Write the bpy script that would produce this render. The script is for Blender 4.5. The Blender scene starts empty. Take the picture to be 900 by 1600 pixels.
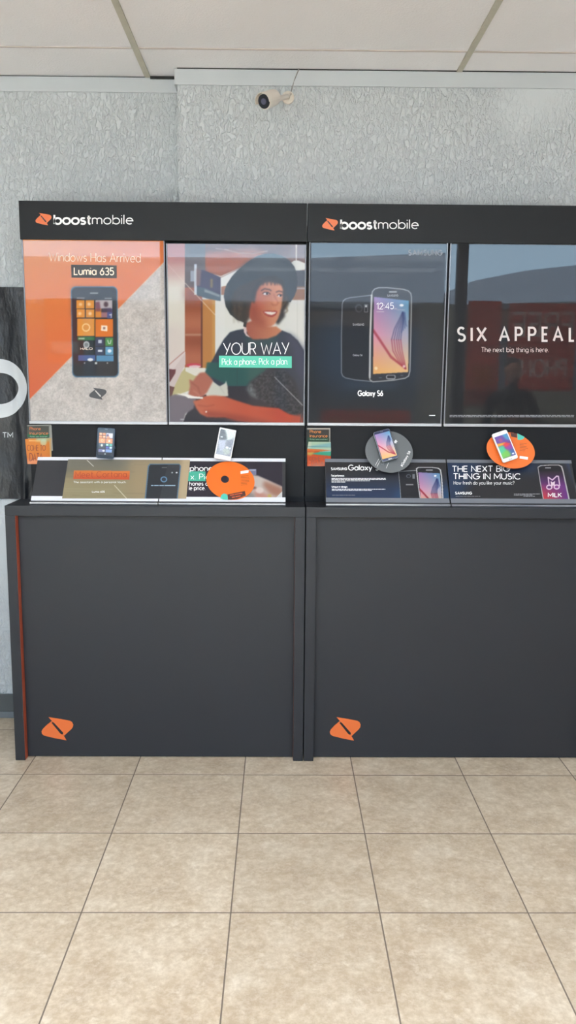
import bpy, bmesh, math, random
import numpy as np
from mathutils import Vector, Matrix
random.seed(7); rng = np.random.default_rng(7)
C = bpy.context.scene.collection
# ------------------------------------------------------------------ camera model (fitted: 18 inch tiles, eye height 1.6 m)
FPX, PIT, YAW, ROL, EYE = 1293.556, -0.14838999, -0.00968831, 0.00691582, 1.6
def cam_vec(x, f, y):
    c, s = math.cos(ROL), math.sin(ROL); x, y = c*x - s*y, s*x + c*y
    c, s = math.cos(PIT), math.sin(PIT); f, y = c*f - s*y, s*f + c*y
    c, s = math.cos(YAW), math.sin(YAW); x, f = c*x - s*f, s*x + c*f
    return Vector((x, f, y))
RT, FW, UP = cam_vec(1, 0, 0), cam_vec(0, 1, 0), cam_vec(0, 0, 1)
def ray(px, py): return cam_vec((px-450)/FPX, 1, (800-py)/FPX)
class Plane:
    """a real plane in the place: point o, axes u (right), v (up), outward normal n"""
    def __init__(s, o, v=(0, 0, 1), u=(1, 0, 0)):
        s.o, s.u, s.v = Vector(o), Vector(u).normalized(), Vector(v).normalized()
        s.n = s.u.cross(s.v).normalized()
        if s.n.y > 0: s.n = -s.n
    def hit(s, px, py, w=0.0):
        d = ray(px, py); e = Vector((0, 0, EYE)); o = s.o + s.n*w
        return e + d*((o-e).dot(s.n)/d.dot(s.n))
def proj(P):
    P = P - np.array([0, 0, EYE])
    x, f, y = P @ np.array(RT), P @ np.array(FW), P @ np.array(UP)
    return 450+FPX*x/f, 800-FPX*y/f
# ------------------------------------------------------------------ materials
def lin(c):
    return tuple(((v/255)/12.92 if v/255 <= .04045 else ((v/255+.055)/1.055)**2.4) for v in c)
def mat(name, rgb, rough=.6, metal=0, spec=.5, ior=1.5, coat=0, coat_ior=1.5, bump=None, var=None, trans=0, emit=None):
    """rgb is 0..255 display values of the surface colour"""
    m = bpy.data.materials.new(name); m.use_nodes = True; nt = m.node_tree; b = nt.nodes['Principled BSDF']
    b.inputs['Base Color'].default_value = (*lin(rgb), 1); b.inputs['Roughness'].default_value = rough
    b.inputs['Metallic'].default_value = metal; b.inputs['IOR'].default_value = ior
    b.inputs['Specular IOR Level'].default_value = spec
    b.inputs['Coat Weight'].default_value = coat; b.inputs['Coat IOR'].default_value = coat_ior; b.inputs['Coat Roughness'].default_value = .02
    b.inputs['Transmission Weight'].default_value = trans
    if emit: b.inputs['Emission Color'].default_value = (*lin(rgb), 1); b.inputs['Emission Strength'].default_value = emit
    tc = nt.nodes.new('ShaderNodeTexCoord')
    geo = nt.nodes.new('ShaderNodeNewGeometry')
    if bump:
        sc, dist, stretch, det = bump
        mp = nt.nodes.new('ShaderNodeMapping'); mp.inputs['Scale'].default_value = stretch
        nt.links.new(geo.outputs['Position'], mp.inputs[0])
        n = nt.nodes.new('ShaderNodeTexNoise'); n.inputs['Scale'].default_value = sc; n.inputs['Detail'].default_value = det
        nt.links.new(mp.outputs[0], n.inputs['Vector'])
        bu = nt.nodes.new('ShaderNodeBump'); bu.inputs['Strength'].default_value = 1; bu.inputs['Distance'].default_value = dist
        nt.links.new(n.outputs[0], bu.inputs['Height']); nt.links.new(bu.outputs[0], b.inputs['Normal'])
    if var:
        sc, amt = var
        n = nt.nodes.new('ShaderNodeTexNoise'); n.inputs['Scale'].default_value = sc; n.inputs['Detail'].default_value = 5
        nt.links.new(geo.outputs['Position'], n.inputs['Vector'])
        mx = nt.nodes.new('ShaderNodeMix'); mx.data_type = 'RGBA'
        a = lin(rgb); mx.inputs[6].default_value = (*[v*(1-amt) for v in a], 1); mx.inputs[7].default_value = (*[v*(1+amt) for v in a], 1)
        nt.links.new(n.outputs[0], mx.inputs[0]); nt.links.new(mx.outputs[2], b.inputs['Base Color'])
    return m
def print_mat(name, gloss=1.0, rough=.55):
    """printed sheet: ink colours are in the mesh's colour attribute, glossy clear face in front"""
    m = bpy.data.materials.new(name); m.use_nodes = True; nt = m.node_tree; b = nt.nodes['Principled BSDF']
    a = nt.nodes.new('ShaderNodeVertexColor'); a.layer_name = 'ink'
    nt.links.new(a.outputs[0], b.inputs['Base Color']); b.inputs['Roughness'].default_value = rough
    b.inputs['Specular IOR Level'].default_value = .2
    b.inputs['Coat Weight'].default_value = gloss; b.inputs['Coat IOR'].default_value = 1.62; b.inputs['Coat Roughness'].default_value = .012
    return m
M = {}
M['laminate'] = mat('charcoal laminate', (41, 43, 48), .45, spec=.4, var=(3, .06))
M['laminate_back'] = mat('charcoal backboard', (22, 24, 28), .5, spec=.22)
M['header'] = mat('header board', (28, 31, 34), .5, spec=.28)
M['orange_edge'] = mat('orange edge lining', (176, 82, 54), .4)
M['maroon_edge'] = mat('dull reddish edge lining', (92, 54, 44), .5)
M['vinyl_orange'] = mat('orange vinyl', (224, 112, 56), .35)
M['vinyl_white'] = mat('white vinyl', (245, 245, 245), .35)
M['white_ink'] = mat('white ink', (250, 250, 250), .45)
M['warm_white'] = mat('cream ink', (255, 236, 215), .45)
M['grey_ink'] = mat('grey ink', (150, 152, 158), .45)
M['dark_ink'] = mat('dark ink', (30, 30, 34), .45)
M['brown_ink'] = mat('brown ink', (120, 52, 30), .5)
M['clear'] = mat('clear acrylic edge', (134, 136, 144), .18, spec=.6, coat=.6)
M['silver'] = mat('satin silver', (182, 184, 189), .3, metal=.35)
M['sign_back'] = mat('dark sign plate', (52, 53, 57), .4)
M['white_strip'] = mat('white channel strip', (228, 229, 236), .3)
M['channel'] = mat('frosted clear strip', (118, 122, 130), .25)
M['print'] = print_mat('poster print under clear face')
M['card_print'] = print_mat('card print', .35)
M['screen'] = print_mat('phone screen', .6)
M['white_plastic'] = mat('white plastic', (236, 236, 236), .3)
M['blue_plastic'] = mat('slate blue plastic', (72, 84, 106), .3)
M['navy_metal'] = mat('silver navy metal', (165, 170, 182), .3, metal=.5)
M['black_gloss'] = mat('black glass', (22, 23, 27), .1)
M['puck'] = mat('black mount', (26, 26, 28), .5)
M['cam_white'] = mat('cream camera housing', (226, 218, 208), .35)
M['cam_black'] = mat('dark camera window', (32, 33, 40), .12)
M['cable'] = mat('pale grey cable', (150, 148, 145), .5)
# ------------------------------------------------------------------ mesh builder (world coordinates)
class MB:
    def __init__(s): s.v, s.f, s.m = [], [], []
    def add(s, vs, fs, m=0):
        k = len(s.v); s.v += [tuple(v) for v in vs]; s.f += [tuple(i+k for i in f) for f in fs]; s.m += [m]*len(fs)
    def box(s, x0, x1, y0, y1, z0, z1, m=0):
        s.add([(x, y, z) for z in (z0, z1) for y in (y0, y1) for x in (x0, x1)],
              [(0, 2, 3, 1), (4, 5, 7, 6), (0, 1, 5, 4), (2, 6, 7, 3), (0, 4, 6, 2), (1, 3, 7, 5)], m)
    def slab(s, ring, off, m=0):
        """ring of points extruded by vector off, closed"""
        n = len(ring); off = Vector(off); a = [Vector(r) for r in ring]
        s.add(a + [r+off for r in a], [tuple(range(n)), tuple(range(2*n-1, n-1, -1))] + [(i, n+i, n+(i+1) % n, (i+1) % n) for i in range(n)], m)
    def face(s, ring, m=0): s.add(ring, [tuple(range(len(ring)))], m)
    def tube(s, pts, r, n=10, m=0, cap=True):
        pts = [Vector(p) for p in pts]; rs = r if isinstance(r, (list, tuple)) else [r]*len(pts); rings = []
        up = Vector((0, 0, 1))
        for i, p in enumerate(pts):
            d = (pts[min(i+1, len(pts)-1)] - pts[max(i-1, 0)]).normalized()
            a = d.cross(up) if abs(d.dot(up)) < .95 else d.cross(Vector((1, 0, 0)))
            a.normalize(); b = d.cross(a)
            rings.append([p + (a*math.cos(t)+b*math.sin(t))*rs[i] for t in [2*math.pi*k/n for k in range(n)]])
        vs = [v for g in rings for v in g]
        fs = [(i*n+k, i*n+(k+1) % n, (i+1)*n+(k+1) % n, (i+1)*n+k) for i in range(len(pts)-1) for k in range(n)]
        if cap: fs += [tuple(range(n-1, -1, -1)), tuple(range((len(pts)-1)*n, len(pts)*n))]
        s.add(vs, fs, m)
    def build(s, name, mats, parent=None, bevel=0, smooth=False, label=None):
        xs = np.array(s.v); o = Vector(((xs[:, 0].min()+xs[:, 0].max())/2, (xs[:, 1].min()+xs[:, 1].max())/2, xs[:, 2].min()))
        me = bpy.data.meshes.new(name); me.from_pydata([tuple(Vector(v)-o) for v in s.v], [], s.f)
        for m in (mats if isinstance(mats, (list, tuple)) else [mats]): me.materials.append(m)
        me.polygons.foreach_set('material_index', s.m)
        if smooth: me.polygons.foreach_set('use_smooth', [True]*len(s.f))
        me.update()
        if bevel or smooth:
            bm = bmesh.new(); bm.from_mesh(me); bmesh.ops.recalc_face_normals(bm, faces=bm.faces); bm.to_mesh(me); bm.free()
        ob = bpy.data.objects.new(name, me); C.objects.link(ob); put(ob, o, parent)
        if bevel:
            b = ob.modifiers.new('bevel', 'BEVEL'); b.width = bevel; b.segments = 2; b.limit_method = 'ANGLE'
        if label: ob['label'] = label
        return ob
WORLD = {}
def put(ob, o, parent):
    WORLD[ob.name] = Vector(o)
    if parent: ob.parent = parent; ob.location = Vector(o) - WORLD[parent.name]
    else: ob.location = o
def thing(name, loc, label, cat, group=None):
    o = bpy.data.objects.new(name, None); o.empty_display_size = .05; C.objects.link(o); put(o, loc, None); tag(o, label, cat, group); return o
def tag(o, label, cat, group=None):
    o['label'] = label; o['category'] = cat
    if group: o['group'] = group
    return o
def structure(o): o['kind'] = 'structure'; return o
# ------------------------------------------------------------------ painter for printed artwork
class Canvas:
    """paints ink colours on a sheet; drawing units are set by T (offset and scale)"""
    def __init__(s, x0, y0, x1, y1, ss=2, bg=(255, 255, 255)):
        s.x0, s.y0, s.x1, s.y1, s.ss = x0, y0, x1, y1, ss
        s.w, s.h = int((x1-x0)*ss)+1, int((y1-y0)*ss)+1
        s.a = np.zeros((s.h, s.w, 3)) + np.array(bg, float)
        s.X, s.Y = np.meshgrid(x0 + np.arange(s.w)/ss, y0 + np.arange(s.h)/ss); s.view(0, 0, 1)
    def view(s, ox, oy, k): s.ox, s.oy, s.k = ox, oy, k; s.lx, s.ly = (s.X-ox)*k, (s.Y-oy)*k
    def blur(s, m, r):
        r = int(round(r*s.ss))
        if r < 1: return m
        for _ in range(2):
            for ax in (0, 1):
                p = np.pad(m, [(r+1, r) if i == ax else (0, 0) for i in range(m.ndim)], mode='edge').cumsum(ax)
                n = m.shape[ax]; m = (np.take(p, range(2*r+1, 2*r+1+n), ax) - np.take(p, range(n), ax))/(2*r+1)
        return m
    def apply(s, m, col, al=1):
        m = (m*al)[..., None]
        if callable(col): col = col(s.lx, s.ly)
        s.a = s.a*(1-m) + np.asarray(col, float)*m
    def poly(s, pts, col, al=1, soft=0):
        m = np.zeros((s.h, s.w), bool); n = len(pts)
        for i in range(n):
            (xa, ya), (xb, yb) = pts[i], pts[(i+1) % n]
            if ya == yb: continue
            c = ((ya > s.ly) != (yb > s.ly)) & (s.lx < (xb-xa)*(s.ly-ya)/(yb-ya)+xa); m ^= c
        s.apply(s.blur(m.astype(float), soft), col, al)
    def rect(s, x0, y0, x1, y1, col, al=1, soft=0): s.poly([(x0, y0), (x1, y0), (x1, y1), (x0, y1)], col, al, soft)
    def ell(s, cx, cy, rx, ry, col, al=1, soft=0, rot=0):
        c, q = math.cos(math.radians(rot)), math.sin(math.radians(rot)); dx, dy = s.lx-cx, s.ly-cy
        m = (((c*dx+q*dy)/rx)**2 + ((-q*dx+c*dy)/ry)**2 <= 1).astype(float); s.apply(s.blur(m, soft), col, al)
    def line(s, pts, w, col, al=1, soft=0):
        m = np.zeros((s.h, s.w))
        for (xa, ya), (xb, yb) in zip(pts, pts[1:]):
            L = max((xb-xa)**2+(yb-ya)**2, 1e-9); t = np.clip(((s.lx-xa)*(xb-xa)+(s.ly-ya)*(yb-ya))/L, 0, 1)
            d = np.hypot(s.lx-xa-t*(xb-xa), s.ly-ya-t*(yb-ya)); m = np.maximum(m, np.clip((w/2-d)*s.ss/s.k+.5, 0, 1))
        s.apply(s.blur(m, soft), col, al)
    def noise(s, cell, amt, region=None):
        h, w = max(2, int(s.h/(cell*s.ss))+2), max(2, int(s.w/(cell*s.ss))+2); g = rng.random((h, w))*2-1
        yy, xx = np.linspace(0, h-1.001, s.h), np.linspace(0, w-1.001, s.w); yi, xi = yy.astype(int), xx.astype(int)
        fy, fx = (yy-yi)[:, None], (xx-xi)[None]; fy, fx = fy*fy*(3-2*fy), fx*fx*(3-2*fx)
        n = (g[yi][:, xi]*(1-fy)*(1-fx) + g[yi][:, xi+1]*(1-fy)*fx + g[yi+1][:, xi]*fy*(1-fx) + g[yi+1][:, xi+1]*fy*fx)
        m = np.ones_like(n) if region is None else region
        s.a = np.clip(s.a + (n*amt*m)[..., None], 0, 255)
    def mask(s, pts):
        k = s.a.copy(); s.a = np.zeros_like(s.a); s.poly(pts, (1, 1, 1)); m = s.a[..., 0].copy(); s.a = k; return m
    def sample(s, x, y):
        x = np.clip((x-s.x0)*s.ss, 0, s.w-1.001); y = np.clip((y-s.y0)*s.ss, 0, s.h-1.001); xi, yi = x.astype(int), y.astype(int)
        fx, fy = (x-xi)[:, None], (y-yi)[:, None]; a = s.a
        return a[yi, xi]*(1-fx)*(1-fy)+a[yi, xi+1]*fx*(1-fy)+a[yi+1, xi]*(1-fx)*fy+a[yi+1, xi+1]*fx*fy
def sheet(name, corners, colour, n, mats, parent=None, thick=.0012, gain=.76, label=None, marks=None, mark_mats=()):
    """thin solid sheet: corners bl, br, tr, tl; n=(nu,nv) cells; colour(P, U, V) -> 0..255 inks"""
    bl, br, tr, tl = [np.array(c) for c in corners]; nu, nv = n
    u, v = np.meshgrid(np.linspace(0, 1, nu+1), np.linspace(0, 1, nv+1)); u, v = u.ravel(), v.ravel()
    P = (bl[None]*((1-u)*(1-v))[:, None] + br[None]*(u*(1-v))[:, None] + tr[None]*(u*v)[:, None] + tl[None]*((1-u)*v)[:, None])
    col = np.clip(colour(P, u, v)/255, 0, 1); col = np.where(col <= .04045, col/12.92, ((col+.055)/1.055)**2.4)*gain
    nn = np.cross(br-bl, tl-bl); nn = nn/np.linalg.norm(nn)   # points to the room
    B = np.array([bl, br, tr, tl]) - nn*thick; N = len(P)
    i = (np.arange(nv)[:, None]*(nu+1) + np.arange(nu)[None]).ravel()
    F = np.stack([i, i+1, i+nu+2, i+nu+1], 1)
    a, b, c, d = 0, nu, (nv+1)*(nu+1)-1, nv*(nu+1)
    side = np.array([[N, N+3, N+2, N+1]])
    V = np.vstack([P, B]); o = V.mean(0); o[2] = V[:, 2].min()
    edge = []
    bottom = list(range(0, nu+1)); right = [nu+(nu+1)*k for k in range(nv+1)]
    topr = [d+k for k in range(nu, -1, -1)]; left = [(nu+1)*k for k in range(nv, -1, -1)]
    faces = [list(f) for f in F] + [list(side[0]), [N, N+1]+bottom[::-1], [N+1, N+2]+right[::-1], [N+2, N+3]+topr[::-1], [N+3, N]+left[::-1]]
    NV, NF = len(V), len(faces)
    if marks and marks.v: V = np.vstack([V, np.array(marks.v)]); faces += [[q+NV for q in f] for f in marks.f]
    me = bpy.data.meshes.new(name); me.from_pydata((V-o).tolist(), [], faces)
    at = me.color_attributes.new('ink', 'FLOAT_COLOR', 'POINT')
    cc = np.ones((len(V), 4), np.float32); cc[:N, :3] = col; cc[N:, :3] = .6; at.data.foreach_set('color', cc.ravel())
    me.materials.append(mats)
    for q in mark_mats: me.materials.append(q)
    if marks and marks.v: me.polygons.foreach_set('material_index', [0]*NF + [q+1 for q in marks.m])
    ob = bpy.data.objects.new(name, me); C.objects.link(ob); put(ob, o, parent)
    if label: ob['label'] = label
    return ob
def px_paint(cv): return lambda P, u, v: cv.sample(*proj(P))
# ------------------------------------------------------------------ stroke lettering
GL = {
 'A': (.8, "0,0 .4,1 .8,0;.14,.33 .66,.33"), 'B': (.6, "0,.52 .3,.52 @.32,.76,.24,.24,-90,90 0,1 0,0 .34,0 @.34,.26,.26,.26,-90,90 .3,.52"),
 'C': (.84, "@.47,.5,.47,.5,45,315"), 'D': (.78, "0,0 0,1 .3,1 @.3,.5,.48,.5,90,-90 0,0"), 'E': (.54, ".54,1 0,1 0,0 .54,0;0,.5 .48,.5"),
 'F': (.52, ".52,1 0,1 0,0;0,.5 .46,.5"), 'G': (.92, "@.48,.5,.48,.5,42,355 .5,.46"), 'H': (.7, "0,0 0,1;.7,0 .7,1;0,.5 .7,.5"),
 'I': (.02, "0,0 0,1"), 'K': (.64, "0,0 0,1;.6,1 0,.45;.16,.58 .64,0"), 'L': (.5, "0,1 0,0 .5,0"), 'M': (.86, "0,0 0,1 .43,.25 .86,1 .86,0"),
 'N': (.72, "0,0 0,1 .72,0 .72,1"), 'O': (.98, "@.49,.5,.49,.5,0,360"), 'P': (.58, "0,0 0,1 .3,1 @.32,.73,.26,.27,90,-90 0,.46"),
 'R': (.62, "0,0 0,1 .3,1 @.32,.73,.26,.27,90,-90 0,.46;.3,.46 .62,0"), 'S': (.58, "@.29,.75,.25,.25,35,270 @.29,.25,.28,.25,90,-145"),
 'T': (.64, "0,1 .64,1;.32,1 .32,0"), 'U': (.7, "0,1 0,.35 @.35,.35,.35,.35,180,360 .7,1"), 'V': (.76, "0,1 .38,0 .76,1"),
 'W': (1.14, "0,1 .3,0 .57,.8 .84,0 1.14,1"), 'X': (.68, "0,0 .68,1;0,1 .68,0"), 'Y': (.74, "0,1 .39,.36;.74,1 .28,0"), 'Z': (.6, "0,1 .6,1 0,0 .6,0"),
 'a': (.62, "@.3,.33,.3,.33,0,360;.6,.66 .6,0"), 'b': (.62, "0,1 0,0;@.31,.33,.31,.33,0,360"), 'c': (.54, "@.32,.33,.32,.33,50,310"),
 'd': (.62, "@.31,.33,.31,.33,0,360;.62,1 .62,0"), 'e': (.6, "0,.35 .6,.35 @.3,.33,.3,.33,5,310"), 'f': (.32, "@.34,.8,.2,.2,90,180 .14,0;0,.64 .32,.64"),
 'g': (.62, "@.31,.33,.31,.33,0,360;.62,.66 .62,0 @.32,0,.3,.24,0,-150"), 'h': (.54, "0,1 0,0;0,.38 @.27,.38,.27,.28,180,0 .54,0"), 'i': (.03, "0,.66 0,0;0,.88 0,.96"),
 'k': (.5, "0,1 0,0;.46,.66 0,.26;.14,.38 .5,0"), 'l': (.03, "0,1 0,0"), 'm': (.86, "0,.66 0,0;0,.42 @.215,.42,.215,.24,180,0 .43,0;.43,.42 @.645,.42,.215,.24,180,0 .86,0"),
 'n': (.54, "0,.66 0,0;0,.38 @.27,.38,.27,.28,180,0 .54,0"), 'o': (.64, "@.32,.33,.32,.33,0,360"), 'p': (.62, "0,.66 0,-.3;@.31,.33,.31,.33,0,360"),
 'q': (.62, "@.31,.33,.31,.33,0,360;.62,.66 .62,-.3"),
 'r': (.32, "0,.66 0,0;0,.36 @.28,.36,.28,.3,180,80"), 's': (.42, "@.21,.49,.18,.165,30,270 @.21,.165,.2,.165,90,-150"), 't': (.34, ".14,.92 .14,.18 @.3,.18,.16,.18,180,270;0,.66 .32,.66"),
 'u': (.54, "0,.66 0,.28 @.27,.28,.27,.28,180,360 .54,.66;.54,.66 .54,0"), 'v': (.54, "0,.66 .27,0 .54,.66"), 'w': (.84, "0,.66 .22,0 .42,.6 .62,0 .84,.66"),
 'x': (.5, "0,.66 .5,0;0,0 .5,.66"), 'y': (.54, "0,.66 .28,.02;.54,.66 .14,-.3"), '0': (.6, "@.3,.5,.3,.5,0,360"), '1': (.28, "0,.82 .26,1 .26,0"),
 '2': (.56, "@.28,.72,.28,.28,170,-35 0,0 .58,0"), '3': (.54, "@.27,.75,.24,.25,150,-90 @.27,.25,.27,.25,90,-150"), '4': (.6, ".46,0 .46,1 0,.28 .62,.28"),
 '5': (.54, ".5,1 .08,1 .04,.55 @.26,.31,.28,.31,125,-145"), '6': (.56, ".42,1 .06,.45;@.28,.29,.28,.29,0,360"), ':': (.04, "0,.14 0,.22;0,.58 0,.66"),
 '.': (.05, "0,0 0,.07"), "'": (.04, "0,.8 0,1"), '?': (.46, "@.22,.76,.22,.24,170,-60 .22,.3;.22,0 .22,.08"), '-': (.3, "0,.34 .3,.34"), '#': (.6, ".15,0 .25,1;.4,0 .5,1;0,.33 .6,.33;.05,.66 .6,.66"),
}
def strokes(ch):
    out = []
    for part in GL[ch][1].split(';'):
        pts = []
        for t in part.split():
            if t[0] == '@':
                cx, cy, rx, ry, a0, a1 = map(float, t[1:].split(',')); n = max(4, int(abs(a1-a0)/22))
                pts += [(cx+rx*math.cos(math.radians(a0+(a1-a0)*i/n)), cy+ry*math.sin(math.radians(a0+(a1-a0)*i/n))) for i in range(n+1)]
            else: pts.append(tuple(map(float, t.split(','))))
        q = [pts[0]]
        for p_ in pts[1:]:
            if math.hypot(p_[0]-q[-1][0], p_[1]-q[-1][1]) > 1e-4: q.append(p_)
        out.append(q)
    return out
def strip(pts, w):
    """quads of constant width along a polyline in 2D"""
    closed = math.hypot(pts[0][0]-pts[-1][0], pts[0][1]-pts[-1][1]) < 1e-4
    if closed: pts = pts[:-1]
    n = len(pts); L, R = [], []
    for i in range(n):
        a = pts[(i-1) % n] if closed or i > 0 else None; b = pts[(i+1) % n] if closed or i < n-1 else None; p_ = pts[i]
        def un(q, r): d = math.hypot(r[0]-q[0], r[1]-q[1]) or 1; return ((r[0]-q[0])/d, (r[1]-q[1])/d)
        d1 = un(a, p_) if a else un(p_, b); d2 = un(p_, b) if b else d1
        nx, ny = -(d1[1]+d2[1]), d1[0]+d2[0]; ln = math.hypot(nx, ny)
        if ln < 1e-6: nx, ny, ln = -d1[1], d1[0], 1
        nx, ny = nx/ln, ny/ln; k = min(1/max(abs(nx*-d1[1]+ny*d1[0]), .3), 1.9)*w/2
        L.append((p_[0]+nx*k, p_[1]+ny*k)); R.append((p_[0]-nx*k, p_[1]-ny*k))
    m = n if closed else n-1
    return L+R, [(i, n+i, n+(i+1) % n, (i+1) % n) for i in range(m)]
def text(mb, plane, s, x0, y, cap, w=.1, x1=None, slot=0, off=.0004, rot=0, gap=.2, sx=1.0, slope=0.0, to=None):
    """s from pixel x0 (to x1), baseline y, cap height cap, stroke w (of cap), laid on a plane. slope: baseline rise in y per x"""
    adv = 0; items = []
    for ch in s:
        if ch == ' ': adv += .42*sx; continue
        items.append((ch, adv)); adv += GL[ch][0]*sx + gap
    total = (adv-gap)*cap; k = 1 if x1 is None else (x1-x0)/total
    c, q = math.cos(math.radians(rot)), math.sin(math.radians(rot))
    for ch, ad in items:
        for st in strokes(ch):
            pts = [((ad + px*sx)*cap*k, py*cap) for px, py in st]
            vs, fs = strip(pts, w*cap)
            W = []
            for (a, b) in vs:
                X, Y = x0 + a*c - b*q, y - (a*q + b*c) + slope*a
                W.append(to(X, Y) if to else plane.hit(X, Y, off))
            mb.add(W, fs, slot)
def flat(mb, plane, pts, slot=0, off=.0003): mb.face([plane.hit(x, y, off) for x, y in pts], slot)
def band(mb, plane, x0, y0, x1, y1, slot=0, off=.0003, n=8):
    flat(mb, plane, [(x0, y0), (x1, y0), (x1, y1), (x0, y1)], slot, off)
def emblem(mb, plane, x0, y0, x1, y1, slot=0, slash=1, off=.0004):
    """folded-tag mark, source outline drawn in a 247 x 180 box"""
    def t(P): return [(x0+(x-325)/247*(x1-x0), y0+(y-400)/180*(y1-y0)) for x, y in P]
    up = [(378, 402), (470, 416), (545, 430), (562, 440), (572, 460), (568, 480), (556, 496), (524, 524), (499, 547), (405, 432)]
    lo = [(403, 433), (494, 543), (502, 552), (519, 581), (430, 565), (345, 545), (328, 532), (324, 512), (334, 494), (362, 466)]
    flat(mb, plane, t(up), slot, off); flat(mb, plane, t(lo), slot, off)
    flat(mb, plane, t([(402, 446), (414, 441), (424, 448), (494, 523), (492, 534), (482, 536), (472, 530)]), slash, off+.0004)
# ================================================================== THE ROOM
FILL_LAMP = 9.0; H = 2.946; XL, XR, YF = -3.2, 3.4, -1.6; YW, YC, XC = 3.875, 3.775, -.449
def wall_mat(name, rgb):
    m = mat(name, rgb, .65, spec=.35); nt = m.node_tree; b = nt.nodes['Principled BSDF']
    geo = nt.nodes.new('ShaderNodeNewGeometry'); mp = nt.nodes.new('ShaderNodeMapping'); mp.inputs['Scale'].default_value = (1, 1, .5)
    nt.links.new(geo.outputs['Position'], mp.inputs[0])
    n = nt.nodes.new('ShaderNodeTexNoise'); n.inputs['Scale'].default_value = 66; n.inputs['Detail'].default_value = 4; n.inputs['Distortion'].default_value = .9
    nt.links.new(mp.outputs[0], n.inputs['Vector'])
    rp = nt.nodes.new('ShaderNodeValToRGB'); rp.color_ramp.elements[0].position = .42; rp.color_ramp.elements[1].position = .62
    nt.links.new(n.outputs[0], rp.inputs[0])
    big = nt.nodes.new('ShaderNodeTexNoise'); big.inputs['Scale'].default_value = 1.7; big.inputs['Detail'].default_value = 1
    nt.links.new(geo.outputs['Position'], big.inputs['Vector'])
    r2 = nt.nodes.new('ShaderNodeValToRGB'); r2.color_ramp.elements[0].position = .32; r2.color_ramp.elements[1].position = .5
    nt.links.new(big.outputs[0], r2.inputs[0])
    mu = nt.nodes.new('ShaderNodeMath'); mu.operation = 'MULTIPLY'; nt.links.new(rp.outputs[0], mu.inputs[0]); nt.links.new(r2.outputs[0], mu.inputs[1])
    bu = nt.nodes.new('ShaderNodeBump'); bu.inputs['Strength'].default_value = 1; bu.inputs['Distance'].default_value = .0055
    nt.links.new(mu.outputs[0], bu.inputs['Height']); nt.links.new(bu.outputs[0], b.inputs['Normal'])
    return m
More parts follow.
